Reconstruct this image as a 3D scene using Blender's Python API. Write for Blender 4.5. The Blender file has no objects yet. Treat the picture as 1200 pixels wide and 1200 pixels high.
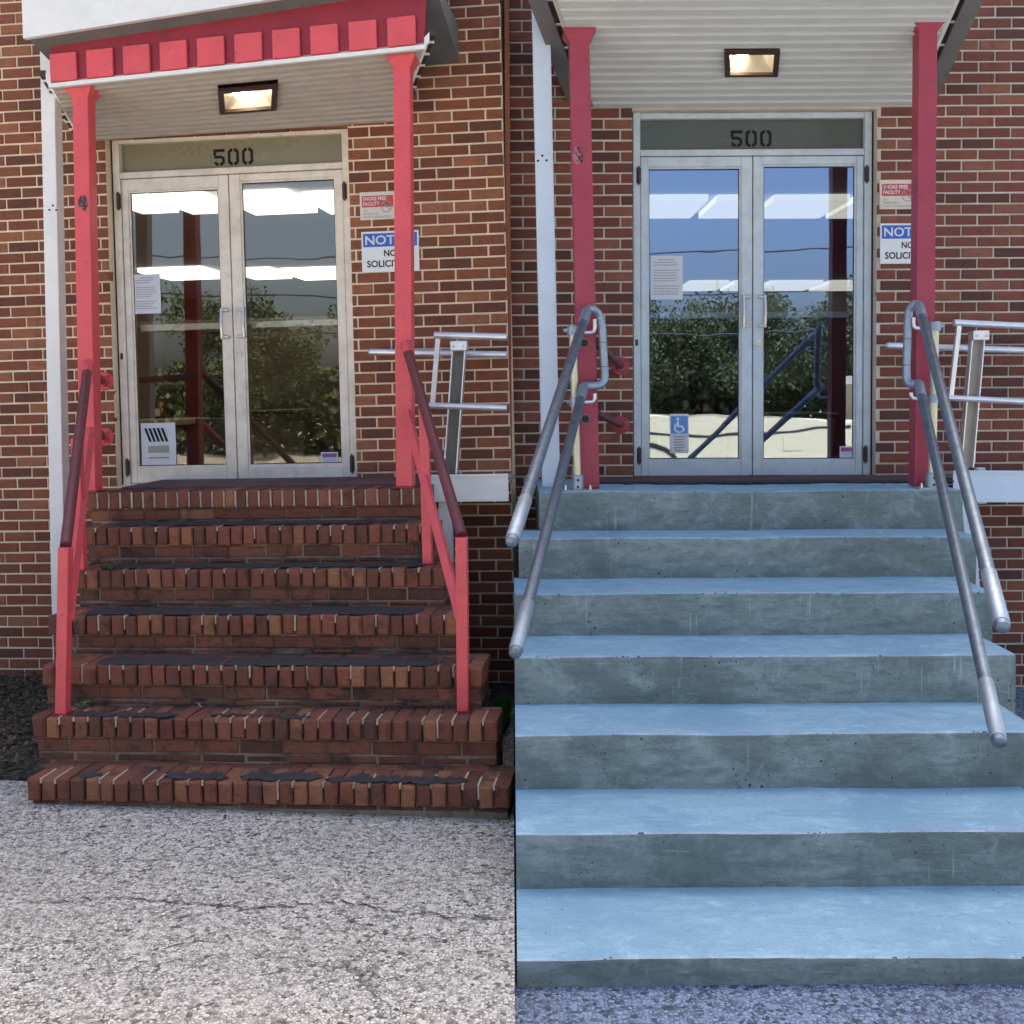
import bpy, bmesh, math, random
from mathutils import Matrix, Vector, noise
random.seed(7)
R = math.radians
scene = bpy.context.scene
COL = scene.collection

# ------------------------------------------------------------------ camera
FPX, EYE, HOR = 1340.0, 1.86, 462.0          # focal length in 1200-px units, eye height, horizon row
PITCH, ROLL = R(2.0), R(0.35)
camd = bpy.data.cameras.new('camera'); cam = bpy.data.objects.new('camera', camd); COL.objects.link(cam)
camd.sensor_width = 36; camd.lens = 36 * FPX / 1200; camd.clip_end = 500; camd.clip_start = 0.05
camd.shift_y = -((600 - HOR) - FPX * math.tan(PITCH)) / 1200
cam.matrix_world = Matrix.Translation((0, 0, EYE)) @ Matrix.Rotation(math.pi/2 - PITCH, 4, 'X') @ Matrix.Rotation(-ROLL, 4, 'Z')
scene.camera = cam
CM = cam.matrix_world.copy()
# ------------------------------------------------------------------ world, sun, exposure
world = bpy.data.worlds.new('World'); scene.world = world; world.use_nodes = True
wn = world.node_tree; wn.nodes.clear()
sky = wn.nodes.new('ShaderNodeTexSky'); sky.sky_type = 'NISHITA'; sky.sun_disc = False
SUN_EL, SUN_ROT = R(50), R(12)
sky.sun_elevation = SUN_EL; sky.sun_rotation = SUN_ROT; sky.air_density = 0.7; sky.dust_density = 5.0; sky.ozone_density = 0.3
bg = wn.nodes.new('ShaderNodeBackground'); bg.inputs[1].default_value = 0.14
wo = wn.nodes.new('ShaderNodeOutputWorld')
wn.links.new(sky.outputs[0], bg.inputs[0]); wn.links.new(bg.outputs[0], wo.inputs[0])
sd = bpy.data.lights.new('sun', 'SUN'); sd.energy = 3.6; sd.angle = R(0.6); sd.color = (1.0, 0.95, 0.88)
sun = bpy.data.objects.new('sun', sd); COL.objects.link(sun)
sdir = Vector((math.sin(SUN_ROT) * math.cos(SUN_EL), math.cos(SUN_ROT) * math.cos(SUN_EL), math.sin(SUN_EL)))
sun.rotation_euler = sdir.to_track_quat('Z', 'Y').to_euler()
scene.view_settings.view_transform = 'Standard'; scene.view_settings.look = 'None'
scene.view_settings.gamma = 1; scene.view_settings.exposure = 1.78
scene.render.engine = 'CYCLES'
scene.cycles.max_bounces = 10; scene.cycles.transparent_max_bounces = 12

# ------------------------------------------------------------------ the two parts of the facade (local frames: x along the wall, -y out of it, z up)
D0 = 7.13
def frame(x, y, yaw, tilt):
    return Matrix.Translation((x, y, 0)) @ Matrix.Rotation(R(yaw), 4, 'Z') @ Matrix.Translation((0, 0, 1.3)) @ Matrix.Rotation(R(tilt), 4, 'Y') @ Matrix.Translation((0, 0, -1.3))
UL = frame(-1.62, 7.06, -6.5, -1.0)
UR = frame(0.0, D0 + .07, 0, 0)
UG = Matrix.Identity(4)
U = UL
def ray(px, py):
    sx = (px - 600) / FPX; sy = (600 - py) / FPX + camd.shift_y * 1200 / FPX
    o = U.inverted() @ CM.translation
    v = (U.inverted().to_3x3() @ (CM.to_3x3() @ Vector((sx, sy, -1)))).normalized()
    return o, v
def P(px, py, d):                      # point of the photograph at distance d in front of the wall
    o, v = ray(px, py); t = (-d - o.y) / v.y
    return o + v * t
def PZ(px, py, z):                     # point of the photograph on the level z
    o, v = ray(px, py); t = (z - o.z) / v.z
    return o + v * t
def PX(px, py, x):
    o, v = ray(px, py); t = (x - o.x) / v.x
    return o + v * t

# ------------------------------------------------------------------ materials
MATS = {}
class NT:
    def __init__(s, name):
        s.m = bpy.data.materials.new(name); s.m.use_nodes = True
        s.t = s.m.node_tree; s.n = s.t.nodes; s.l = s.t.links
        s.b = s.n['Principled BSDF']; s.out = s.n['Material Output']
        MATS[name] = s.m
    def node(s, typ, **kw):
        x = s.n.new(typ)
        for k, v in kw.items():
            if k.startswith('i_'):
                key = k[2:]; key = int(key) if key.isdigit() else key
                x.inputs[key].default_value = v
            else: setattr(x, k, v)
        return x
    def link(s, a, b): s.l.new(a, b)
    def coord(s, scale=(1, 1, 1), space='Object'):
        if space == 'World':
            g = s.node('ShaderNodeNewGeometry'); o = g.outputs['Position']
        else:
            g = s.node('ShaderNodeTexCoord'); o = g.outputs[space]
        mp = s.node('ShaderNodeMapping'); mp.inputs['Scale'].default_value = scale
        s.link(o, mp.inputs[0]); return mp.outputs[0]
    def noise(s, vec, scale, detail=5, rough=0.6, dist=0):
        x = s.node('ShaderNodeTexNoise'); x.inputs['Scale'].default_value = scale
        x.inputs['Detail'].default_value = detail; x.inputs['Roughness'].default_value = rough; x.inputs['Distortion'].default_value = dist
        s.link(vec, x.inputs['Vector']); return x.outputs['Fac']
    def ramp(s, fac, stops, interp='LINEAR'):
        x = s.node('ShaderNodeValToRGB'); x.color_ramp.interpolation = interp
        e = x.color_ramp.elements
        while len(e) < len(stops): e.new(0.5)
        for i, (p, c) in enumerate(stops):
            e[i].position = p; e[i].color = (c[0], c[1], c[2], 1) if not isinstance(c, (int, float)) else (c, c, c, 1)
        s.link(fac, x.inputs[0]); return x.outputs[0]
    def mix(s, fac, a, b, mode='MIX'):
        x = s.node('ShaderNodeMix'); x.data_type = 'RGBA'; x.blend_type = mode
        for v, i in ((fac, 0), (a, 6), (b, 7)):
            if hasattr(v, 'is_linked') or hasattr(v, 'links'): s.link(v, x.inputs[i])
            else: x.inputs[i].default_value = v if i == 0 else (v[0], v[1], v[2], 1)
        return x.outputs[2]
    def math(s, op, a, b=0.5, c=None):
        x = s.node('ShaderNodeMath'); x.operation = op
        for v, i in ((a, 0), (b, 1)):
            if hasattr(v, 'links'): s.link(v, x.inputs[i])
            else: x.inputs[i].default_value = v
        return x.outputs[0]
    def bump(s, h, strength=0.3, dist=0.01):
        x = s.node('ShaderNodeBump'); x.inputs['Strength'].default_value = strength; x.inputs['Distance'].default_value = dist
        s.link(h, x.inputs['Height']); s.link(x.outputs[0], s.b.inputs['Normal'])
    def col(s, c):
        if hasattr(c, 'links'): s.link(c, s.b.inputs['Base Color'])
        else: s.b.inputs['Base Color'].default_value = (c[0], c[1], c[2], 1)
    def rough(s, v):
        if hasattr(v, 'links'): s.link(v, s.b.inputs['Roughness'])
        else: s.b.inputs['Roughness'].default_value = v

def paint(name, c, dirt=None, amount=0.35, rough=0.5, metal=0.0, bump=0.15, scale=6, chips=None, world_space=True):
    n = NT(name); v = n.coord(space='World' if world_space else 'Object')
    big = n.noise(v, scale, 6, 0.65); fine = n.noise(v, scale * 14, 4, 0.6)
    dirt = dirt or tuple(x * 0.55 for x in c)
    f = n.ramp(big, [(0.42, 0), (0.75, 1)])
    f = n.math('MULTIPLY', f, amount)
    base = n.mix(f, c, dirt)
    base = n.mix(n.math('MULTIPLY', n.ramp(fine, [(0.45, 0), (0.8, 1)]), amount * 0.5), base, dirt)
    if chips:
        cf = n.ramp(n.noise(v, scale * 5, 6, 0.7), [(0.615, 0), (0.64, 1)])
        base = n.mix(cf, base, chips)
    n.col(base); n.rough(n.ramp(big, [(0, rough * 0.8), (1, min(1, rough * 1.25))])); n.b.inputs['Metallic'].default_value = metal
    n.bump(fine, bump, 0.004); return n.m

def brick_mat(name, cols, dirt=(0.02, 0.016, 0.014), stain=0.5, stain_scale=2.2, lo=0.5, pale=0.25):
    n = NT(name); v = n.coord(space='World')
    oi = n.node('ShaderNodeObjectInfo'); g = n.node('ShaderNodeNewGeometry')
    rnd = n.math('FRACT', n.math('ADD', oi.outputs['Random'], g.outputs['Random Per Island']))
    k = len(cols)
    base = n.ramp(rnd, [(i / k, c) for i, c in enumerate(cols)], 'CONSTANT')
    v2 = n.coord((1, 1, 3.5), 'World')
    a = n.noise(v2, 18, 6, 0.7); b = n.noise(v, 140, 4, 0.7)
    base = n.mix(n.math('MULTIPLY', n.ramp(a, [(0.35, 0), (0.7, 1)]), 0.5), base, tuple(x * 0.45 for x in cols[0]))
    base = n.mix(n.math('MULTIPLY', n.ramp(b, [(0.5, 0), (0.75, 1)]), pale), base, (0.42, 0.26, 0.18))
    st = n.noise(v, stain_scale, 7, 0.72, 0.3)
    base = n.mix(n.math('MULTIPLY', n.ramp(st, [(lo, 0), (lo + 0.18, 1)]), stain), base, dirt)
    rag = n.noise(v, 34, 6, 0.8, 0.5)
    base = n.mix(n.math('MULTIPLY', n.ramp(rag, [(0.60, 0), (0.66, 1)]), 0.5), base, tuple(x * 0.4 for x in cols[0]))
    run = n.noise(n.coord((9, 9, 0.8), 'World'), 1.2, 5, 0.6)
    base = n.mix(n.math('MULTIPLY', n.ramp(run, [(0.55, 0), (0.72, 1)]), 0.35), base, tuple(x * 0.35 for x in cols[1]))
    n.col(base); n.rough(0.88)
    n.bump(n.math('ADD', n.math('MULTIPLY', a, 0.8), n.math('ADD', b, rag)), 0.65, 0.005); return n.m

brick_mat('brick_left_wall', [(0.252, 0.075, 0.033), (0.202, 0.062, 0.030), (0.293, 0.091, 0.040), (0.138, 0.045, 0.025), (0.269, 0.084, 0.040), (0.353, 0.133, 0.062), (0.227, 0.068, 0.031)], stain=0.3, lo=0.56)
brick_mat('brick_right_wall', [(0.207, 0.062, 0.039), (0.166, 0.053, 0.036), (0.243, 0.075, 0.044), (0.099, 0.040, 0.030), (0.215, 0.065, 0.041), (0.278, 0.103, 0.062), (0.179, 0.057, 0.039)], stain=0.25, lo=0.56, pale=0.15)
brick_mat('brick_steps', [(0.263, 0.078, 0.041), (0.199, 0.063, 0.036), (0.292, 0.107, 0.055), (0.136, 0.050, 0.030), (0.328, 0.133, 0.063), (0.228, 0.070, 0.041), (0.157, 0.052, 0.034)], stain=0.8, stain_scale=7, lo=0.53, pale=0.2)
brick_mat('brick_steps_dirty', [(0.206, 0.065, 0.037), (0.156, 0.053, 0.034), (0.234, 0.081, 0.045), (0.108, 0.045, 0.029), (0.195, 0.073, 0.045)], stain=0.95, stain_scale=9, lo=0.50, dirt=(0.018, 0.015, 0.012), pale=0.2)
def mortar(name, c, d, amt=0.5):
    n = NT(name); v = n.coord(space='World'); a = n.noise(v, 3, 6, 0.7); b = n.noise(v, 90, 3)
    base = n.mix(n.math('MULTIPLY', n.ramp(a, [(0.4, 0), (0.65, 1)]), amt), c, d)
    n.col(base); n.rough(0.95); n.bump(b, 0.5, 0.004); return n.m
mortar('mortar_cream', (0.84, 0.68, 0.47), (0.50, 0.38, 0.26), .45)
mortar('mortar_grey', (0.62, 0.57, 0.46), (0.36, 0.33, 0.27), .5)
mortar('mortar_steps', (0.26, 0.20, 0.14), (0.022, 0.019, 0.016), 0.97)
mortar('threshold_paint', (0.15, 0.075, 0.07), (0.04, 0.035, 0.035), 0.8)
mortar('efflorescence', (0.52, 0.42, 0.31), (0.22, 0.17, 0.12), .9)

def concrete(name, a, b, c, zst=6.0, contrast=.08, scr=.45, drips=.5, pitn=.16, dist=1.6, sc=3.6):
    n = NT(name); v = n.coord(space='World')
    st = n.noise(n.coord((1.0, 1.0 if zst > 2 else 3.0, zst), 'World'), sc, 12, 0.78, dist); big = n.noise(v, 1.7, 6, 0.62, 0.8); mid = n.noise(v, 7.5, 8, 0.72, 1.0); fine = n.noise(v, 75, 8, 0.8)
    base = n.mix(n.ramp(st, [(0.5 - contrast, 0), (0.5 + contrast, 1)]), a, b)
    base = n.mix(n.math('MULTIPLY', n.ramp(big, [(0.46, 0), (0.60, 1)]), 0.62), base, c)
    base = n.mix(n.math('MULTIPLY', n.ramp(mid, [(0.54, 0), (0.70, 1)]), 0.55), base, tuple(min(.9, x * 1.28 + .02) for x in b))
    mask = n.ramp(n.noise(v, 2.6, 4), [(0.48, 0), (0.60, 1)])
    s1 = n.noise(n.coord((1.3, 1.3, 34) if zst > 2 else (1.6, 16, 1), 'World'), 3.5, 6, 0.7, 0.6)
    base = n.mix(n.math('MULTIPLY', n.math('MULTIPLY', n.ramp(s1, [(0.60, 0), (0.66, 1)]), mask), scr), base, tuple(min(.9, x * 1.5 + .05) for x in b))
    d1 = n.noise(n.coord((26, 26, 0.7) if zst > 2 else (9, 2, 1), 'World'), 3.0, 4, 0.6)
    base = n.mix(n.math('MULTIPLY', n.math('MULTIPLY', n.ramp(d1, [(0.62, 0), (0.67, 1)]), n.ramp(n.noise(v, 1.9, 3), [(0.52, 0), (0.6, 1)])), drips), base, tuple(min(.9, x * 1.45 + .04) for x in b))
    base = n.mix(n.math('MULTIPLY', n.ramp(fine, [(0.50, 0), (0.68, 1)]), 0.38), base, tuple(x * 0.5 for x in a))
    h = n.math('ADD', n.math('ADD', n.math('MULTIPLY', st, 0.9), n.math('MULTIPLY', mid, 0.6)), n.math('MULTIPLY', fine, 0.35))
    pit = None
    for sc, th in ((24, pitn), (60, pitn * 1.25)):
        vo = n.node('ShaderNodeTexVoronoi'); vo.inputs['Scale'].default_value = sc; n.link(v, vo.inputs['Vector'])
        thr = n.math('MULTIPLY', n.ramp(n.noise(v, 3.1 + sc * .05, 4), [(0.46, 0), (0.66, 1)]), th)
        p = n.math('LESS_THAN', vo.outputs['Distance'], thr); pit = p if pit is None else n.math('MAXIMUM', pit, p)
    base = n.mix(n.math('MULTIPLY', pit, 0.85), base, (0.025, 0.032, 0.034))
    n.col(base); n.rough(n.ramp(big, [(0.3, 0.66), (0.7, 0.9)])); n.bump(n.math('SUBTRACT', h, pit), 0.75, 0.007); return n.m
concrete('concrete_riser_shade', (0.140, 0.185, 0.178), (0.265, 0.325, 0.320), (0.100, 0.138, 0.126), zst=4.0, dist=0.6, sc=5.5, contrast=.11, drips=.7)  # darker copy of the concrete, shade on the risers put into the colour
concrete('concrete_tread_sky', (0.260, 0.435, 0.535), (0.365, 0.560, 0.655), (0.210, 0.375, 0.500), zst=1.0, contrast=.12, scr=.35, drips=.15, pitn=.10)  # brighter blue copy, skylight on the treads put into the colour
concrete('concrete_nose', (0.34, 0.44, 0.50), (0.50, 0.60, 0.66), (0.26, 0.34, 0.38), zst=1.0, contrast=.08, scr=.5, drips=.1, pitn=.3)  # pale worn edge, sky blue tinted in as well

def asphalt(name, light, mid, dark, scale=55, crack=0.8, bright=1.0):
    n = NT(name); v = n.coord(space='World')
    vo = n.node('ShaderNodeTexVoronoi'); vo.inputs['Scale'].default_value = scale; vo.inputs['Randomness'].default_value = 1; n.link(v, vo.inputs['Vector'])
    vd = n.node('ShaderNodeTexVoronoi'); vd.feature = 'DISTANCE_TO_EDGE'; vd.inputs['Scale'].default_value = scale; n.link(v, vd.inputs['Vector'])
    sep = n.node('ShaderNodeSeparateColor'); n.link(vo.outputs['Color'], sep.inputs[0])
    stone = n.ramp(sep.outputs[0], [(0.0, dark), (0.16, mid), (0.45, light), (0.8, tuple(min(1, x * 1.25) for x in light))])
    gap = n.ramp(vd.outputs['Distance'], [(0.02, 1), (0.16, 0)])
    gapn = n.math('MULTIPLY', gap, n.ramp(n.noise(v, scale * 0.5, 3), [(0.35, 0.1), (0.62, 1)]))
    base = n.mix(gapn, stone, tuple(x * 0.6 for x in dark))
    big = n.noise(v, 0.9, 6, 0.65, 0.4)
    base = n.mix(n.math('MULTIPLY', n.ramp(big, [(0.45, 0), (0.72, 1)]), 0.35), base, mid)
    w = n.node('ShaderNodeTexNoise'); w.inputs['Scale'].default_value = 5; w.inputs['Detail'].default_value = 5; n.link(v, w.inputs['Vector'])
    add = n.node('ShaderNodeVectorMath'); add.operation = 'MULTIPLY_ADD'
    n.link(w.outputs['Color'], add.inputs[0]); add.inputs[1].default_value = (0.35, 0.35, 0); n.link(v, add.inputs[2])
    cr = n.node('ShaderNodeTexVoronoi'); cr.feature = 'DISTANCE_TO_EDGE'; cr.inputs['Scale'].default_value = 1.25; n.link(add.outputs[0], cr.inputs['Vector'])
    ck = n.ramp(cr.outputs['Distance'], [(0.002, 1), (0.007, 0)])
    ck = n.math('MULTIPLY', ck, n.math('MULTIPLY', n.ramp(n.noise(v, 1.1, 3), [(0.44, 0), (0.6, 1)]), crack))
    base = n.mix(ck, base, (0.02, 0.018, 0.016))
    n.col(base); n.rough(0.9)
    h = n.math('SUBTRACT', n.math('MULTIPLY', vd.outputs['Distance'], 2.2), n.math('MULTIPLY', ck, 1.0))
    h = n.math('ADD', h, n.math('MULTIPLY', sep.outputs[1], 0.7))
    n.bump(h, 0.9, 0.006); return n.m
asphalt('asphalt_pale', (0.68, 0.63, 0.54), (0.47, 0.43, 0.36), (0.085, 0.075, 0.06), 74)
asphalt('asphalt_sky_tint', (0.24, 0.31, 0.42), (0.13, 0.17, 0.24), (0.05, 0.06, 0.08), 70)  # paving with the blue sky cast mixed into its colour
asphalt('leaf_soil', (0.075, 0.07, 0.045), (0.035, 0.035, 0.02), (0.012, 0.012, 0.008), 30, crack=0)

paint('red_left', (0.72, 0.085, 0.095), (0.42, 0.05, 0.06), 0.4, 0.42, chips=(0.42, 0.07, 0.07))
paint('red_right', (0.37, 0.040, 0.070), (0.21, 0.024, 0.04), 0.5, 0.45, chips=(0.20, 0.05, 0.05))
paint('red_dark', (0.30, 0.015, 0.03), (0.12, 0.01, 0.015), 0.5, 0.5)
paint('rail_worn', (0.135, 0.022, 0.028), (0.075, 0.022, 0.025), 0.6, 0.42, chips=(0.22, 0.05, 0.05))
paint('white_paint_left', (0.80, 0.79, 0.74), (0.5, 0.5, 0.46), 0.3, 0.45)
paint('white_paint_sky_tint', (0.66, 0.77, 0.85), (0.46, 0.55, 0.62), 0.25, 0.42)  # white paint with the blue sky cast mixed into its colour
paint('aluminium_left', (0.80, 0.73, 0.61), (0.40, 0.35, 0.28), 0.55, 0.5, 0.0, scale=9)
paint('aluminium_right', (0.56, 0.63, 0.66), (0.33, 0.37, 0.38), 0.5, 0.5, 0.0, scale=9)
paint('aluminium_pipe', (0.80, 0.82, 0.84), (0.5, 0.52, 0.55), 0.4, 0.36, 0.75)
paint('galvanised', (0.185, 0.235, 0.29), (0.09, 0.12, 0.15), 0.8, 0.42, 0.8, scale=22, chips=(0.30, 0.36, 0.42))
paint('galvanised_fitting', (0.33, 0.40, 0.46), (0.19, 0.24, 0.28), 0.5, 0.45, 0.7, scale=30)
paint('brass_zinc', (0.62, 0.60, 0.42), (0.45, 0.45, 0.35), 0.4, 0.4, 0.6, scale=14)
paint('soffit_left', (0.46, 0.41, 0.36), (0.30, 0.26, 0.22), 0.4, 0.6)
paint('soffit_right', (0.56, 0.57, 0.54), (0.42, 0.43, 0.42), 0.3, 0.6)
paint('grey_trim', (0.17, 0.165, 0.155), (0.08, 0.08, 0.08), 0.5, 0.7)
paint('bronze', (0.055, 0.026, 0.016), (0.02, 0.012, 0.01), 0.4, 0.5)
paint('black_rubber', (0.012, 0.011, 0.011), (0.03, 0.025, 0.022), 0.3, 0.6)
paint('felt_strip', (0.030, 0.029, 0.032), (0.07, 0.062, 0.06), 0.6, 0.85, scale=12)
paint('channel_bronze', (0.16, 0.15, 0.13), (0.09, 0.085, 0.075), 0.4, 0.5, 0.3)
paint('channel_tan', (0.42, 0.37, 0.29), (0.28, 0.25, 0.2), 0.4, 0.5, 0.2)
paint('sign_white', (0.74, 0.75, 0.73), (0.6, 0.6, 0.56), 0.2, 0.35)
paint('sign_ivory', (0.66, 0.60, 0.50), (0.5, 0.45, 0.36), 0.2, 0.4)
paint('sign_blue', (0.025, 0.12, 0.48), (0.02, 0.08, 0.3), 0.2, 0.35)
paint('sign_red', (0.52, 0.06, 0.045), (0.4, 0.06, 0.05), 0.2, 0.4)
paint('ink', (0.006, 0.006, 0.007), (0.012, 0.012, 0.012), 0.1, 0.95)
paint('ink_grey', (0.30, 0.29, 0.27), (0.2, 0.2, 0.2), 0.2, 0.5)
paint('paper', (0.62, 0.64, 0.68), (0.5, 0.52, 0.56), 0.2, 0.7)
paint('paper_blue', (0.10, 0.27, 0.62), (0.08, 0.2, 0.45), 0.2, 0.6)
paint('sticker_pink', (0.45, 0.16, 0.20), (0.1, 0.03, 0.03), 0.8, 0.6, scale=40)
paint('grit_stone', (0.5, 0.44, 0.36), (0.12, 0.10, 0.08), 0.9, 0.9, scale=60)
paint('crack_dark', (0.05, 0.042, 0.035), (0.1, 0.085, 0.07), 0.7, 0.95, scale=20)
paint('purple', (0.28, 0.08, 0.30), (0.2, 0.05, 0.2), 0.2, 0.5)
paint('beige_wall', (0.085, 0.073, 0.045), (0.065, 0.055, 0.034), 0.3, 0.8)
paint('doorway_shade', (0.020, 0.019, 0.018), (0.01, 0.01, 0.01), 0.3, 0.9)
paint('room_grey', (0.20, 0.20, 0.20), (0.15, 0.15, 0.15), 0.3, 0.9)
paint('room_floor', (0.20, 0.18, 0.155), (0.06, 0.055, 0.05), 0.3, 0.6)
paint('ceiling_tile', (0.66, 0.66, 0.66), (0.5, 0.5, 0.5), 0.3, 0.9)
paint('counter_cream', (0.40, 0.36, 0.28), (0.5, 0.45, 0.35), 0.2, 0.5)
paint('desk_tan', (0.14, 0.122, 0.09), (0.2, 0.17, 0.12), 0.2, 0.6)
paint('slate_panel', (0.06, 0.065, 0.075), (0.03, 0.03, 0.04), 0.3, 0.7)
paint('extinguisher_red', (0.12, 0.012, 0.012), (0.06, 0.01, 0.01), 0.3, 0.4)
paint('car_cream', (0.72, 0.62, 0.38), (0.55, 0.52, 0.42), 0.2, 0.25)
paint('car_glass', (0.02, 0.025, 0.03), (0.03, 0.03, 0.03), 0.2, 0.1)
paint('bark', (0.10, 0.07, 0.045), (0.04, 0.03, 0.02), 0.6, 0.9, bump=0.6)
paint('olive_film', (0.24, 0.205, 0.115), (0.17, 0.145, 0.08), 0.3, 0.28)
paint('olive_film_dark', (0.085, 0.09, 0.062), (0.05, 0.055, 0.04), 0.3, 0.25)
def leafm(name, c1, c2):
    n = NT(name); g = n.node('ShaderNodeNewGeometry')
    n.col(n.ramp(g.outputs['Random Per Island'], [(0, c1), (1, c2)])); n.rough(0.6)
    n.b.inputs['Transmission Weight'].default_value = 0.0; return n.m
leafm('leaf_oak', (0.022, 0.040, 0.012), (0.075, 0.095, 0.03))
leafm('leaf_pine', (0.020, 0.036, 0.014), (0.05, 0.07, 0.025))
leafm('leaf_grass', (0.05, 0.14, 0.02), (0.11, 0.26, 0.04))
leafm('leaf_weed', (0.10, 0.16, 0.05), (0.22, 0.30, 0.12))
leafm('leaf_dead', (0.05, 0.035, 0.02), (0.16, 0.11, 0.06))
def glassm(name, tint, refl, fac):
    n = NT(name); n.n.remove(n.b)
    tr = n.node('ShaderNodeBsdfTransparent'); tr.inputs[0].default_value = (*tint, 1)
    gl = n.node('ShaderNodeBsdfGlossy'); gl.inputs['Color'].default_value = (*refl, 1); gl.inputs['Roughness'].default_value = 0.006
    v = n.coord(space='World'); nz = n.noise(v, 1.6, 2); bp = n.node('ShaderNodeBump'); bp.inputs['Strength'].default_value = 0.10; bp.inputs['Distance'].default_value = 0.012
    n.link(nz, bp.inputs['Height']); n.link(bp.outputs[0], gl.inputs['Normal'])
    fr = n.node('ShaderNodeFresnel'); fr.inputs[0].default_value = 1.5
    f = n.math('MINIMUM', n.math('ADD', fr.outputs[0], fac), 1.0)
    mx = n.node('ShaderNodeMixShader'); n.link(f, mx.inputs[0]); n.link(tr.outputs[0], mx.inputs[1]); n.link(gl.outputs[0], mx.inputs[2])
    n.link(mx.outputs[0], n.out.inputs[0]); return n.m
glassm('glass_left', (0.85, 0.83, 0.78), (0.98, 0.93, 0.86), 0.06)
glassm('glass_right', (0.80, 0.85, 0.88), (0.46, 0.56, 0.76), 0.27)  # sky blue put into the reflection colour
def emit(name, c, s):
    n = NT(name); n.col((0.8, 0.8, 0.8)); n.b.inputs['Emission Color'].default_value = (*c, 1); n.b.inputs['Emission Strength'].default_value = s; return n.m
emit('tube_light', (1.0, 0.94, 0.86), 1.15)
emit('tube_light_dim', (1.0, 0.90, 0.72), .42)
emit('bulb_glow', (1.0, 0.80, 0.52), 14)
def metal(name, c, r):
    n = NT(name); n.col(c); n.rough(r); n.b.inputs['Metallic'].default_value = 1; return n.m
metal('reflector', (0.62, 0.58, 0.50), 0.35)
metal('steel', (0.55, 0.55, 0.53), 0.3)

# ------------------------------------------------------------------ mesh and object helpers
ORG = {}
def tag(o, label=None, cat=None, group=None, kind=None):
    if label: o['label'] = label
    if cat: o['category'] = cat
    if group: o['group'] = group
    if kind: o['kind'] = kind
    return o
def thing(name, label, cat, at=(0, 0, 0), group=None):
    o = bpy.data.objects.new(name, None); COL.objects.link(o); o.empty_display_size = 0.1
    o.matrix_world = U @ Matrix.Translation(at); ORG[o.name] = Vector(at); tag(o, label, cat, group); return o
def finish(bm, name, mat, smooth=False):
    me = bpy.data.meshes.new(name); bmesh.ops.recalc_face_normals(bm, faces=bm.faces[:]); bm.to_mesh(me); bm.free()
    for m in (mat if isinstance(mat, (list, tuple)) else [mat]): me.materials.append(MATS[m])
    if smooth:
        for p in me.polygons: p.use_smooth = True
        me.set_sharp_from_angle(angle=R(38))
    return me
def obj(name, bm, mat, parent=None, at=None, smooth=False, **t):
    """one mesh object; coordinates of bm are facade coordinates, at = its own origin when top-level"""
    if parent is not None: org = ORG[parent.name]
    else: org = Vector(at or (0, 0, 0))
    bmesh.ops.translate(bm, verts=bm.verts[:], vec=-org)
    me = finish(bm, name, mat, smooth)
    o = bpy.data.objects.new(name, me); COL.objects.link(o); ORG[o.name] = org
    if parent is not None: o.parent = parent
    else: o.matrix_world = U @ Matrix.Translation(org)
    tag(o, **t); return o
def B(): return bmesh.new()
def box(bm, x0, x1, y0, y1, z0, z1, bev=0.0, rot=None, piv=None, seg=1, mi=0):
    r = bmesh.ops.create_cube(bm, size=1); vs = r['verts']
    M = Matrix.Translation(((x0+x1)/2, (y0+y1)/2, (z0+z1)/2)) @ Matrix.Diagonal((abs(x1-x0), abs(y1-y0), abs(z1-z0), 1))
    bmesh.ops.transform(bm, matrix=M, verts=vs)
    fs = list({f for v in vs for f in v.link_faces})
    for f in fs: f.material_index = mi
    if bev > 0:
        es = list({e for v in vs for e in v.link_edges})
        rr = bmesh.ops.bevel(bm, geom=es, offset=bev, segments=seg, affect='EDGES', profile=0.5)
        vs = list({v for f in rr['faces'] for v in f.verts} | {v for v in vs if v.is_valid})
    if rot is not None:
        pv = Vector(piv) if piv else Vector(((x0+x1)/2, (y0+y1)/2, (z0+z1)/2))
        bmesh.ops.transform(bm, matrix=Matrix.Translation(pv) @ rot @ Matrix.Translation(-pv), verts=vs)
    return vs
def sweepbox(bm, a, b, w, dpt, bev=0.0, up=None):
    """box-section bar from a to b, w across (x), dpt deep (y)"""
    a, b = Vector(a), Vector(b); ax = (b - a).normalized()
    yv = Vector((0, 1, 0)); yv = (yv - ax * yv.dot(ax)).normalized(); xv = yv.cross(ax).normalized()
    L = (b - a).length
    r = bmesh.ops.create_cube(bm, size=1); vs = r['verts']
    bmesh.ops.transform(bm, matrix=Matrix.Diagonal((w, dpt, L, 1)), verts=vs)
    if bev:
        es = list({e for v in vs for e in v.link_edges})
        rr = bmesh.ops.bevel(bm, geom=es, offset=bev, segments=2, affect='EDGES', profile=0.5)
        vs = list({v for f in rr['faces'] for v in f.verts} | {v for v in vs if v.is_valid})
    M = Matrix((xv, yv, ax)).transposed().to_4x4(); M.translation = (a + b) / 2
    bmesh.ops.transform(bm, matrix=M, verts=vs)
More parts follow.
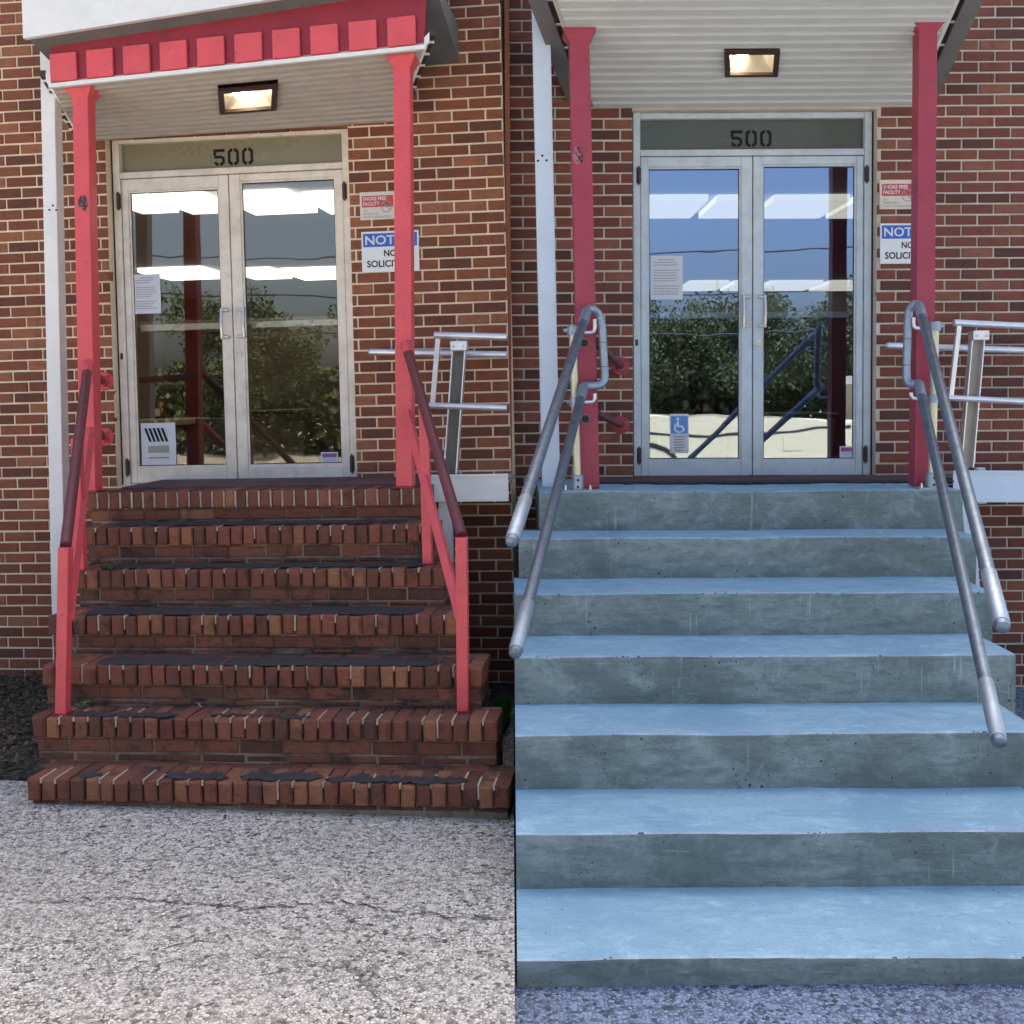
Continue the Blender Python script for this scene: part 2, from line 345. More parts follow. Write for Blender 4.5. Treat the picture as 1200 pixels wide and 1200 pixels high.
def tube(bm, pts, r, seg=14, cap=True, mi=0):
    pts = [Vector(p) for p in pts]; rs = r if isinstance(r, (list, tuple)) else [r] * len(pts)
    rings = []; prev = None
    for i, p in enumerate(pts):
        if i == 0: t = pts[1] - p
        elif i == len(pts) - 1: t = p - pts[i-1]
        else: t = (pts[i+1] - p).normalized() + (p - pts[i-1]).normalized()
        t.normalize()
        if prev is None:
            ref = Vector((0, 0, 1)) if abs(t.z) < 0.9 else Vector((0, 1, 0)); n = t.cross(ref).normalized()
        else: n = (prev - t * prev.dot(t)).normalized()
        prev = n; b = t.cross(n)
        rings.append([bm.verts.new(p + (n * math.cos(a) + b * math.sin(a)) * rs[i]) for a in [2 * math.pi * k / seg for k in range(seg)]])
    for i in range(len(rings) - 1):
        for k in range(seg):
            f = bm.faces.new((rings[i][k], rings[i][(k+1) % seg], rings[i+1][(k+1) % seg], rings[i+1][k])); f.material_index = mi
    if cap:
        for rg in (rings[0][::-1], rings[-1]): bm.faces.new(rg).material_index = mi
def arc(a, c, b, n=6):
    a, c, b = Vector(a), Vector(c), Vector(b)
    return [(1-t)**2 * a + 2*t*(1-t) * c + t*t * b for t in [i / n for i in range(n + 1)]]
def poly(bm, pts, y0, y1, mi=0):
    """flat outline in x,z given a thickness from y0 to y1"""
    a = [bm.verts.new((p[0], y0, p[1])) for p in pts]; b = [bm.verts.new((p[0], y1, p[1])) for p in pts]
    n = len(pts); bm.faces.new(a); bm.faces.new(b[::-1])
    for i in range(n): bm.faces.new((a[i], b[i], b[(i+1) % n], a[(i+1) % n]))
def hexa(bm, q, mi=0):
    """solid from 8 corners: 4 of one end, 4 of the other"""
    v = [bm.verts.new(p) for p in q]
    for f in ((0,1,2,3), (7,6,5,4), (0,4,5,1), (1,5,6,2), (2,6,7,3), (3,7,4,0)):
        bm.faces.new([v[i] for i in f]).material_index = mi
def disc(bm, c, r, y0, y1, seg=20):
    poly(bm, [(c[0] + r * math.cos(2*math.pi*k/seg), c[1] + r * math.sin(2*math.pi*k/seg)) for k in range(seg)], y0, y1)
def lettering(name, body, x, z, h, y, mat, parent, width=None, bold=0.012, align='LEFT'):
    cu = bpy.data.curves.new(name, 'FONT'); cu.body = body; cu.size = 1; cu.resolution_u = 3; cu.offset = bold; cu.extrude = 0.0
    ob = bpy.data.objects.new('lettering_source', cu); COL.objects.link(ob)
    dg = bpy.context.evaluated_depsgraph_get(); dg.update()
    me = bpy.data.meshes.new_from_object(ob.evaluated_get(dg)); bpy.data.objects.remove(ob); bpy.data.curves.remove(cu)
    bm = B(); bm.from_mesh(me); bpy.data.meshes.remove(me)
    xs = [v.co.x for v in bm.verts]; ys = [v.co.y for v in bm.verts]
    if not xs: return
    w0, h0 = max(xs) - min(xs), max(ys) - min(ys)
    sy = h / h0; sx = (width / w0) if width else sy
    ox = x if align == 'LEFT' else x - w0 * sx / 2
    for v in bm.verts: v.co = Vector((ox + (v.co.x - min(xs)) * sx, y, z + (v.co.y - min(ys)) * sy))
    r = bmesh.ops.extrude_face_region(bm, geom=bm.faces[:])
    bmesh.ops.translate(bm, verts=[e for e in r['geom'] if isinstance(e, bmesh.types.BMVert)], vec=(0, 0.0008, 0))
    return obj(name, bm, mat, parent)

# ------------------------------------------------------------------ bricks
BW, BH, JT = 0.2033, 0.0677, 0.0118
BM_CACHE = {}
def brick_shape(bm, w, h, dpt, seed, c=(0, 0, 0), ch=0.0035, jit=0.0016, solid=True):
    """brick with a worn, chamfered face; c = centre of the face, depth goes to +y"""
    rd = random.Random(seed); j = lambda s=jit: rd.uniform(-s, s)
    cx, cy, cz = c
    fr = [(-w/2 + ch, -h/2 + ch), (w/2 - ch, -h/2 + ch), (w/2 - ch, h/2 - ch), (-w/2 + ch, h/2 - ch)]
    md = [(-w/2, -h/2), (w/2, -h/2), (w/2, h/2), (-w/2, h/2)]
    pr = j(0.0022)
    A = [bm.verts.new((cx + x + j(), cy + pr + j(0.0006), cz + z + j(jit * .7))) for x, z in fr]
    Bv = [bm.verts.new((cx + x + j(jit*.6), cy + ch * 1.1 + pr, cz + z + j(jit*.4))) for x, z in md]
    Cv = [bm.verts.new((cx + x, cy + dpt, cz + z)) for x, z in md]
    bm.faces.new(A[::-1])
    for i in range(4):
        k = (i + 1) % 4
        bm.faces.new((A[i], A[k], Bv[k], Bv[i])); bm.faces.new((Bv[i], Bv[k], Cv[k], Cv[i]))
    if solid: bm.faces.new(Cv)
def brick_mesh(w, h, dpt, mat, var, ch=0.0035, jit=0.0016):
    key = (round(w, 3), round(h, 3), round(dpt, 3), mat, var)
    if key not in BM_CACHE:
        bm = B(); brick_shape(bm, w, h, dpt, hash(key[:3]) % 999 + var * 31, ch=ch, jit=jit)
        BM_CACHE[key] = finish(bm, 'brick', mat)
    return BM_CACHE[key]
def put_brick(parent, c, me, name='brick', rot=None):
    o = bpy.data.objects.new(name, me); COL.objects.link(o); o.parent = parent
    o.location = Vector(c) - ORG[parent.name]
    if rot: o.rotation_euler = rot
    return o

def intervals(x0, x1, cuts):
    iv = [(x0, x1)]
    for a, b in cuts:
        nv = []
        for s, e in iv:
            if b <= s or a >= e: nv.append((s, e)); continue
            if a > s: nv.append((s, a))
            if b < e: nv.append((b, e))
        iv = nv
    return iv

def brick_wall(label, x0, x1, zt, mat, mort, openings, phase, zphase, inview):
    """openings: (xa, xb, za, zb). Returns the wall thing."""
    t = thing('brick_wall', label, 'wall', ((x0 + x1) / 2, 0.0, 0))
    # mortar backing, recessed 8 mm behind the brick faces
    bm = B(); T = 0.24
    xs = sorted({x0, x1} | {o[0] for o in openings} | {o[1] for o in openings}); 
    for i in range(len(xs) - 1):
        a, b = xs[i], xs[i+1]; zc = [(o[2], o[3]) for o in openings if o[0] <= a and o[1] >= b]
        for s, e in intervals(-0.1, zt, zc): box(bm, a, b, 0.008, T, s, e)
    bmesh.ops.remove_doubles(bm, verts=bm.verts[:], dist=1e-5)
    obj('mortar_bed', bm, mort, t)
    cand = []; nrow = int(zt / BH) + 1
    for r in range(nrow):
        z = zphase + r * BH
        zc = z + BH / 2
        cuts = [(o[0], o[1]) for o in openings if o[2] < zc < o[3]]
        off = phase + (0 if r % 2 else BW / 2)
        for s, e in intervals(x0, x1, cuts):
            k = math.floor((s - off) / BW)
            while True:
                a = max(s, off + k * BW); b = min(e, off + (k + 1) * BW); k += 1
                if a >= e - 1e-6: break
                if b - a < 0.022: continue
                a2 = a + (JT/2 if a > s else 0.001); b2 = b - (JT/2 if b < e else 0.001)
                cand.append(((a2 + b2) / 2, zc, b2 - a2, inview((a2 + b2) / 2, zc)))
    order = sorted(range(len(cand)), key=lambda i: (-1 if cand[i][3] else 0, -cand[i][2] if cand[i][3] else 0))
    singles = set([i for i in order if cand[i][3]][:298])
    sb = B()
    for i, (x, z, w, vis) in enumerate(cand):
        jx, jz = random.uniform(-.001, .001), random.uniform(-.001, .001)
        if i in singles: put_brick(t, (x + jx, 0, z + jz), brick_mesh(w, BH - JT, 0.07, mat, random.randrange(6)))
        else: brick_shape(sb, w, BH - JT, 0.07, i, (x + jx, 0, z + jz), solid=False)
    o = obj('brickwork', sb, mat, t, kind='stuff')
    return t, len(cand), len(singles)
def projpx(p):
    v = CM.inverted() @ (U @ Vector(p)); 
    if v.z > -0.01: return (-9999, -9999)
    return (600 + FPX * v.x / -v.z, 600 - (FPX * v.y / -v.z - camd.shift_y * 1200))

# ------------------------------------------------------------------ generic: glazed double door
def stencil_500(parent, cx, zc, h, y, mat='ink'):
    w = h * 0.70; s = h * 0.18; pitch = w * 1.28; g = h * 0.045
    def strip(O, I):
        return [[O[k], O[k+1], I[k+1], I[k]] for k in range(len(O) - 1)]
    def zero(x):
        t_ = w * .24; out = []
        for m in (1, -1):
            f = lambda pl: [(x + w/2 + m * a, b) for a, b in pl]
            out += strip(f([(g, .5*h), (w*.26, .5*h), (w*.5, .33*h), (w*.5, -.33*h), (w*.26, -.5*h), (g, -.5*h)]), f([(g, .5*h - s), (w*.14, .5*h - s), (w*.5 - t_, .25*h), (w*.5 - t_, -.25*h), (w*.14, -.5*h + s), (g, -.5*h + s)]))
        return out
    def five(x):
        out = [[(x, .5*h), (x + w, .5*h), (x + w, .5*h - s), (x, .5*h - s)], [(x, .5*h - s), (x + w*.24, .5*h - s), (x + w*.24, .14*h), (x, .09*h)]]
        out += strip([(x + w*.06, .11*h), (x + w*.70, .11*h), (x + w, -.03*h), (x + w, -.34*h), (x + w*.74, -.5*h), (x + w*.56, -.5*h)], [(x + w*.06, -.06*h), (x + w*.60, -.06*h), (x + w*.76, -.11*h), (x + w*.76, -.28*h), (x + w*.66, -.5*h + s), (x + w*.56, -.5*h + s)])
        out += strip([(x, -.30*h), (x + w*.26, -.5*h), (x + w*.44, -.5*h)], [(x + w*.2, -.24*h), (x + w*.34, -.5*h + s), (x + w*.44, -.5*h + s)])
        return out
    for i, fn in enumerate((five, zero, zero)):
        bm = B(); x = cx - pitch * 1.5 + (pitch - w) / 2 + i * pitch
        for pl in fn(x): poly(bm, [(p[0], zc + p[1]) for p in pl], y - 0.0015, y)
        obj('digit', bm, mat, parent, label=('black stencilled digit 5' if i == 0 else 'black stencilled digit 0'))

def double_door(side, o, mframe, mglass, mfilm, label):
    """o: dict of facade coordinates"""
    y = o['y']                        # plane of the frame face (recess, +y)
    x0, x1, zb, zt = o['x0'], o['x1'], o['zb'], o['zt']
    t = thing('double_door', label, 'door', ((x0 + x1) / 2, y, zb))
    j = o['jamb']; zr = o['zrail']; zg = o['zrail_t']
    bm = B()
    box(bm, x0, x0 + j, y, y + .11, zb, zt, .004); box(bm, x1 - j, x1, y, y + .11, zb, zt, .004)
    obj('door_frame', bm, mframe, t)
    bm = B(); box(bm, x0 + j, x1 - j, y + .003, y + .108, zt - .04, zt - .002, .004); box(bm, x0 + j, x1 - j, y + .003, y + .108, zr, zg, .004)
    fr = obj('transom_bar', bm, mframe, t)
    bm = B(); box(bm, x0 + j, x1 - j, y + .045, y + .055, zg, zt - .04)
    tp = obj('transom_panel', bm, mfilm, t)
    stencil_500(tp, o['cx500'], o['z500'], o['h500'], y + .0445)
    # leaves
    xm = o['xm']
    for s, (a, b, ga, gb) in enumerate(((x0 + j + .004, xm - .003, o['gl'][0], o['gl'][1]), (xm + .003, x1 - j - .004, o['gr'][0], o['gr'][1]))):
        yy = y + .012; zt2 = zr - .004; zb2 = zb + .012
        bm = B()
        g0, g1 = o['gz'][s]
        box(bm, a, ga, yy, yy + .045, zb2, zt2, .005, seg=2); box(bm, gb, b, yy, yy + .045, zb2, zt2, .005, seg=2)
        box(bm, ga, gb, yy + .0015, yy + .0435, zb2, g0, .004); box(bm, ga, gb, yy + .0015, yy + .0435, g1, zt2, .004)
        # glazing beads
        for q in ((ga, ga + .012, g0, g1), (gb - .012, gb, g0, g1)): box(bm, q[0], q[1], yy + .010, yy + .036, q[2], q[3], .002)
        box(bm, ga + .012, gb - .012, yy + .0104, yy + .0356, g0, g0 + .012, .002); box(bm, ga + .012, gb - .012, yy + .0104, yy + .0356, g1 - .012, g1, .002)
        lf = obj('door_leaf', bm, mframe, t)
        bm = B(); box(bm, ga + .004, gb - .004, yy + .020, yy + .0255, g0 + .004, g1 - .004); obj('glass_pane', bm, mglass, lf)
        bm = B(); # inner push bar seen through the pane
        box(bm, ga + .02, gb - .02, yy + .075, yy + .1, o['zpush'] - .022, o['zpush'] + .022, .004)
        obj('push_bar', bm, 'aluminium_pipe', lf)
        bm = B()   # rubber gasket lines
        for q in ((ga + .0121, ga + .0155, g0 + .012, g1 - .012), (gb - .0155, gb - .0121, g0 + .012, g1 - .012)): box(bm, q[0], q[1], yy + .014, yy + .0195, q[2], q[3])
        box(bm, ga + .0156, gb - .0156, yy + .014, yy + .0195, g1 - .0175, g1 - .0121); box(bm, ga + .0156, gb - .0156, yy + .014, yy + .0195, g0 + .0121, g0 + .0175)
        obj('gasket', bm, 'black_rubber', lf)
        # pull handle: a D bracket on two standoffs
        hx = o['hx'][s]; h0, h1 = o['hz']
        bm = B()
        for hz in (h0 + .012, h1 - .012):
            sg = -1 if s == 0 else 1
            box(bm, hx - .018, hx + .030 if s == 0 else hx + .034, yy - .032, yy - .018, hz - .010, hz + .010, .004)
            tube(bm, [(hx + (.02 if s == 0 else .022) * 1, yy + .002, hz), (hx + (.02 if s == 0 else .022), yy - .026, hz)], .008, 10)
        sx = hx - .014 if s == 0 else hx + .026
        tube(bm, [(sx, yy - .030, h0), *arc((sx, yy - .030, h0 + .02), (sx, yy - .05, (h0 + h1) / 2), (sx, yy - .030, h1 - .02), 6), (sx, yy - .030, h1)], .010, 10)
        obj('pull_handle', bm, 'steel', lf, smooth=True)
        if s == 1:
            bm = B(); disc(bm, (o['lock'][0], o['lock'][1]), .021, yy - .008, yy + .001); disc(bm, (o['lock'][0], o['lock'][1]), .011, yy - .012, yy - .008)
            lk = obj('lock_cylinder', bm, 'steel', lf); bm = B(); box(bm, o['lock'][0] - .0015, o['lock'][0] + .0015, yy - .0128, yy - .012, o['lock'][1] - .006, o['lock'][1] + .006)
            obj('keyhole', bm, 'black_rubber', t)
        for hz in o['hinges']:
            bm = B(); hxx = x0 + j * 0.75 if s == 0 else x1 - j * 0.75
            tube(bm, [(hxx, y - .008, hz - .05), (hxx, y - .008, hz + .05)], .010, 10); tube(bm, [(hxx, y - .008, hz - .058), (hxx, y - .008, hz + .058)], .0055, 8)
            box(bm, hxx - .014, hxx + .014, y - .004, y + .002, hz - .045, hz + .045)
            obj('hinge', bm, 'bronze', t)
    bm = B(); box(bm, x0 + .01, x0 + .028, y - .002, y + .002, o['hz'][0] - .11, o['hz'][0] - .07); obj('strike_plate', bm, 'bronze', t)
    # dark sealant line round the frame and the black door meeting gap
    bm = B(); box(bm, x0 - .012, x0, y + .01, y + .1, zb, zt); box(bm, x1, x1 + .012, y + .01, y + .1, zb, zt); obj('sealant', bm, 'black_rubber', t)
    bm = B(); box(bm, xm - .006, xm + .006, y + .03, y + .05, zb + .012, zr - .004); obj('weather_strip', bm, 'black_rubber', t)
    bm = B(); box(bm, x0, x1, y - .01, y + .12, zb - .012, zb + .010, .003); obj('door_sill', bm, mframe, t)
    return t

def paper_on_glass(label, a, b, y, kind, grp=None):
    """a = top left, b = bottom right (facade coordinates)"""
    t = thing('paper_notice', label, 'notice', ((a.x + b.x) / 2, y, b.z), grp)
    w, h = b.x - a.x, a.z - b.z; cx = (a.x + b.x) / 2
    bm = B(); v = []; 
    for i in range(5):
        for k in range(5):
            v.append(bm.verts.new((a.x + w * i / 4, y - .001 - (.002 if (i in (0, 4) and k in (0, 4)) else 0), b.z + h * k / 4)))
    for i in range(4):
        for k in range(4): bm.faces.new((v[i*5+k], v[(i+1)*5+k], v[(i+1)*5+k+1], v[i*5+k+1]))
    r = bmesh.ops.extrude_face_region(bm, geom=bm.faces[:]); bmesh.ops.translate(bm, verts=[e for e in r['geom'] if isinstance(e, bmesh.types.BMVert)], vec=(0, .0006, 0))
    obj('sheet', bm, 'paper', t)
    bm = B(); yy = y - .0042
    if kind == 'text':
        n = 14
        for i in range(n):
            zz = a.z - h * (.09 + .84 * i / n); L = w * random.uniform(.5, .82) if i else w * .5
            x = a.x + w * .09 if i else cx - L / 2
            if i in (3, 9): continue
            while L > 0:
                l = min(L, w * random.uniform(.05, .12)); box(bm, x, x + l, yy, yy + .0004, zz - h * .009, zz + h * .009); x += l + w * .02; L -= l + w * .02
        obj('print', bm, 'ink_grey', t)
    elif kind == 'stripes':
        for i in range(5):
            x = a.x + w * (.10 + .12 * i)
            hexa(bm, [(x, yy, a.z - h*.12), (x + w*.07, yy, a.z - h*.12), (x + w*.21, yy, a.z - h*.44), (x + w*.14, yy, a.z - h*.44),
                      (x, yy+.0004, a.z - h*.12), (x + w*.07, yy+.0004, a.z - h*.12), (x + w*.21, yy+.0004, a.z - h*.44), (x + w*.14, yy+.0004, a.z - h*.44)])
        obj('print', bm, 'ink', t); bm = B()
        box(bm, a.x + w*.2, b.x - w*.2, yy, yy + .0004, b.z + h*.30, b.z + h*.46); box(bm, a.x + w*.2, b.x - w*.2, yy, yy + .0004, b.z + h*.16, b.z + h*.2)
        obj('print', bm, 'ink_grey', t)
    elif kind == 'access':
        box(bm, a.x + w*.06, b.x - w*.06, yy, yy + .0004, b.z + h*.50, a.z - h*.06); obj('blue_panel', bm, 'paper_blue', t)
        bm = B(); y2 = yy - .0005; cz = b.z + h * .68; s = h * .1
        disc(bm, (cx - s*.4, cz + s*1.9), s*.35, y2, y2 + .0003)
        poly(bm, [(cx - s*.6, cz + s*1.4), (cx - s*.2, cz + s*1.4), (cx - s*.1, cz + s*.2), (cx + s*.9, cz + s*.2), (cx + s*1.5, cz - s*1.0), (cx + s*1.1, cz - s*1.15), (cx + s*.6, cz - s*.15), (cx - s*.55, cz - s*.15)], y2, y2 + .0003)
        pts = [(cx + s * 1.35 * math.cos(q), cz - s*.3 + s * 1.35 * math.sin(q)) for q in [R(100 + 250 * i / 16) for i in range(17)]]
        inn = [(cx + s * 1.02 * math.cos(q), cz - s*.3 + s * 1.02 * math.sin(q)) for q in [R(100 + 250 * i / 16) for i in range(17)]]
        for i in range(16): poly(bm, [pts[i], pts[i+1], inn[i+1], inn[i]], y2 + .00005, y2 + .00025)
        bmesh.ops.triangulate(bm, faces=[f for f in bm.faces if len(f.verts) > 4])
        obj('wheelchair_symbol', bm, 'sign_white', t); bm = B()
        for i in range(6):
            zz = b.z + h * (.42 - .07 * i); box(bm, a.x + w*(.2 + .03*(i%2)), b.x - w*(.2 + .05*(i%3)), yy, yy + .0004, zz - h*.012, zz + h*.012)
        obj('print', bm, 'ink_grey', t)
    elif kind == 'sticker':
        box(bm, a.x + w*.08, b.x - w*.08, yy, yy + .0004, a.z - h*.42, a.z - h*.1); obj('print', bm, 'purple', t); bm = B()
        tube(bm, [(a.x + w*(.15 + .1*i), yy, b.z + h*(.38 + .1*math.sin(i*2.1))) for i in range(8)], .0016, 5); obj('print', bm, 'paper_blue', t)
        bm = B()
        for sx in (.2, .75): disc(bm, (a.x + w*sx, a.z - h*.28), h*.09, yy - .0006, yy - .0001, 8)
        obj('print', bm, 'sign_red', t)
    return t

def wall_signs(y, s1, s2, wl, grpname):
    """s1 / s2: (x0, x1, z0, z1)"""
    x0, x1, z0, z1 = s1; w, h = x1 - x0, z1 - z0
    t = thing('wall_sign', 'smoke free facility sign with red band ' + wl, 'sign', ((x0+x1)/2, y, z0))
    bm = B(); box(bm, x0, x1, y - .006, y, z0, z1, .002); obj('sign_plate', bm, 'sign_ivory', t)
    bm = B(); yy = y - .0064; box(bm, x0 + w*.06, x1 - w*.05, yy, yy + .0003, z0 + h*.45, z1 - h*.14); obj('red_band', bm, 'sign_red', t)
    lettering('lettering', 'SMOKE FREE', x0 + w*.10, z0 + h*.69, h*.13, yy - .0016, 'sign_white', t, w*.66, .02)
    lettering('lettering', 'FACILITY', x0 + w*.10, z0 + h*.51, h*.13, yy - .0016, 'sign_white', t, w*.46, .02)
    for i, s in enumerate(('WE', 'APPRECIATE', 'YOUR COOPERATION')):
        lettering('lettering', s, x0 + w*.09, z0 + h*(.29 - .11*i), h*.07, yy - .0010, 'ink_grey', t, None, .0)
    bm = B(); cx, cz, r = x0 + w*.76, z0 + h*.46, h*.21
    for i in range(20):
        a, b = R(18*i), R(18*i + 18)
        poly(bm, [(cx + r*math.cos(a), cz + r*math.sin(a)), (cx + r*math.cos(b), cz + r*math.sin(b)), (cx + r*.86*math.cos(b), cz + r*.86*math.sin(b)), (cx + r*.86*math.cos(a), cz + r*.86*math.sin(a))], yy - .0032, yy - .0028)
    poly(bm, [(cx - r*.68, cz + r*.58), (cx - r*.58, cz + r*.68), (cx + r*.68, cz - r*.58), (cx + r*.58, cz - r*.68)], yy - .0034, yy - .003)
    box(bm, cx - r*.6, cx + r*.6, yy - .0031, yy - .0027, cz - r*.1, cz + r*.06)
    obj('prohibition_ring', bm, 'ink_grey', t)
    x0, x1, z0, z1 = s2; w, h = x1 - x0, z1 - z0
    t = thing('wall_sign', 'no soliciting notice sign ' + wl, 'sign', ((x0+x1)/2, y, z0))
    bm = B(); box(bm, x0, x1, y - .006, y, z0, z1, .003, seg=2); obj('sign_plate', bm, 'sign_white', t)
    bm = B(); box(bm, x0 + w*.03, x1 - w*.03, yy, yy + .0003, z0 + h*.62, z1 - h*.05); obj('blue_band', bm, 'sign_blue', t)
    lettering('lettering', 'NOTICE', x0 + w*.07, z0 + h*.67, h*.23, yy - .0016, 'sign_white', t, w*.86, .02)
    lettering('lettering', 'NO', x0 + w*.39, z0 + h*.38, h*.16, yy - .0010, 'ink', t, w*.21, .02)
    lettering('lettering', 'SOLICITING', x0 + w*.09, z0 + h*.12, h*.17, yy - .0010, 'ink', t, w*.82, .02)

def recessed_light(q, drop, label, depthdir):
    """q = four corners on the soffit: back-left, back-right, front-right, front-left"""
    q = [Vector(p) for p in q]; c = sum(q, Vector()) / 4
    n = (q[1] - q[0]).cross(q[3] - q[0]).normalized()
    if n.z > 0: n = -n                     # pointing down
    t = thing('ceiling_light', label, 'light', c)
    inner = [c + (p - c) * .80 for p in q]
    bm = B()
    for i in range(4):
        k = (i + 1) % 4
        hexa(bm, [q[i] + n*.002, q[k] + n*.002, inner[k] + n*.002, inner[i] + n*.002, q[i] + n*.022, q[k] + n*.022, inner[k] + n*.022, inner[i] + n*.022])
    obj('light_frame', bm, 'bronze', t)
    top = [c + (p - c) * .45 - n * .001 + n * (-.09) for p in q]
    bm = B()
    for i in range(4):
        k = (i + 1) % 4; bm.faces.new([bm.verts.new(v) for v in (inner[i] + n*.004, inner[k] + n*.004, top[k], top[i])])
    bm.faces.new([bm.verts.new(v) for v in top]); bmesh.ops.remove_doubles(bm, verts=bm.verts[:], dist=1e-5)
    obj('reflector', bm, 'reflector', t)
    bc = c - n * .035 + (q[0] - q[1]) * .16
    bm = B(); bmesh.ops.create_uvsphere(bm, u_segments=14, v_segments=10, radius=.032, matrix=Matrix.Translation(bc)); obj('bulb', bm, 'bulb_glow', t, smooth=True)
    bm = B(); tube(bm, [bc + (q[0]-q[1]).normalized()*.03, bc + (q[0]-q[1]).normalized()*.07], [.014, .02], 10); obj('lamp_holder', bm, 'sign_white', t)
    return t

# =================================================================== GROUND
def sheet(name, pts, z, mat, sub=0, amp=0.0, thick=0, **t):
    bm = B(); vs = [bm.verts.new((p[0], p[1], z)) for p in pts]; bm.faces.new(vs)
    if sub:
        bmesh.ops.subdivide_edges(bm, edges=bm.edges[:], cuts=sub, use_grid_fill=True)
        for v in bm.verts: v.co.z += amp * noise.noise(v.co * 1.7)
    if thick:
        r = bmesh.ops.extrude_face_region(bm, geom=bm.faces[:]); bmesh.ops.translate(bm, verts=[e for e in r['geom'] if isinstance(e, bmesh.types.BMVert)], vec=(0, 0, -thick))
    o = obj(name, bm, mat, None, **t); return o
U = UG
GZL = 0.070
sheet('ground', [(-200, -200), (200, -200), (200, 200), (-200, 200)], -0.04, 'asphalt_pale', kind='structure')
sheet('parking_lot', [(-9, -4), (-0.002, -4), (-0.002, 7.5), (-9, 7.5)], GZL, 'asphalt_pale', 40, 0.004, thick=.12, kind='structure')
sheet('pavement', [(-0.002, -4), (9, -4), (9, 7.5), (-0.002, 7.5)], -0.018, 'asphalt_sky_tint', 30, 0.006, kind='structure')

# =================================================================== LEFT HALF OF THE FACADE
U = UL
def pz(px, py, d): return P(px, py, d).z
def pxx(px, py, d): return P(px, py, d).x
rec = -0.07                                                # the door stands 7 cm behind the brick face
DL = dict(y=.07, x0=pxx(138, 380, rec), x1=pxx(414.5, 380, rec), zb=pz(275, 567, rec), zt=pz(275, 154, rec), jamb=.045,
          zrail=pz(275, 203, rec), zrail_t=pz(275, 195.5, rec), cx500=pxx(270.5, 181, rec), z500=pz(270.5, 182, rec), h500=19.5 / 190,
          xm=pxx(272, 380, rec), gl=(pxx(154, 380, rec), pxx(260.5, 380, rec)), gr=(pxx(285, 380, rec), pxx(397, 380, rec)),
          gz=((pz(206, 548, rec), pz(206, 221, rec)), (pz(340, 546, rec), pz(340, 209, rec))),
          hx=(pxx(263.5, 380, rec), pxx(282, 380, rec)), hz=(pz(272, 397, rec), pz(272, 361, rec)), lock=(pxx(278.5, 414, rec), pz(278, 414, rec)),
          hinges=(pz(140, 548, rec), pz(140, 236, rec)), zpush=pz(275, 380, rec))
xr_end = P(597.5, 500, 0).x
opl = (DL['x0'] - .012, DL['x1'] + .012, DL['zb'] - .0, DL['zt'] + .0)
LAND_L = pz(300, 574.5, .72)
wallL, nb1, ns1 = brick_wall('brown red brick wall with cream joints round the doors above the brick steps', P(-560, 500, 0).x, xr_end, 5.2, 'brick_left_wall', 'mortar_cream',
           [opl], pxx(415, 500, 0) + .04, .02, lambda x, z: (lambda q: 20 < q[0] < 597 and 20 < q[1] < 840 and not (150 < q[1] and 100 < q[0] < 135 and False) and not (q[1] < 150 and 80 < q[0] < 480))(projpx((x, 0, z))))
double_door('l', DL, 'aluminium_left', 'glass_left', 'olive_film', 'pair of glazed aluminium doors marked 500 at the top of the brick steps')
# ---- brick staircase
DEPTH_L = [.72]; LEV_L = [LAND_L]
tops = [None, (300, 617.5), (300, 667.5), (300, 722), (300, 781), (300, 843), (300, 917)]
bots = [(300, 611), (300, 660), (300, 711), (300, 767), (300, 829), (300, 896), (300, 944)]
for i in range(1, 7):
    lv = P(*bots[i-1], DEPTH_L[-1]).z; LEV_L.append(lv); DEPTH_L.append(-PZ(*tops[i], lv).y)
edges_px = [(101, 499), (97, 507), (86, 522), (55, 537), (48, 566), (37, 584), (31, 597.5)]
rows_px = [590, 632, 682, 738, 800, 862, 930]
SX = []
for i in range(7):
    a = P(edges_px[i][0], rows_px[i], DEPTH_L[i]).x; b = P(edges_px[i][1], rows_px[i], DEPTH_L[i]).x; SX.append((a, b))
print('LEFT depths', [round(d, 3) for d in DEPTH_L], 'levels', [round(z, 3) for z in LEV_L], 'x', [(round(a, 2), round(b, 2)) for a, b in SX])
st = thing('brick_staircase', 'worn red brick staircase of seven steps with rowlock nosings and torn black felt', 'stairs', ((SX[3][0] + SX[3][1]) / 2, -1.0, 0))
RL_W, RL_H, RL_D = 0.0575, 0.094, 0.20
count = 0
LEV2 = LEV_L + [GZL]
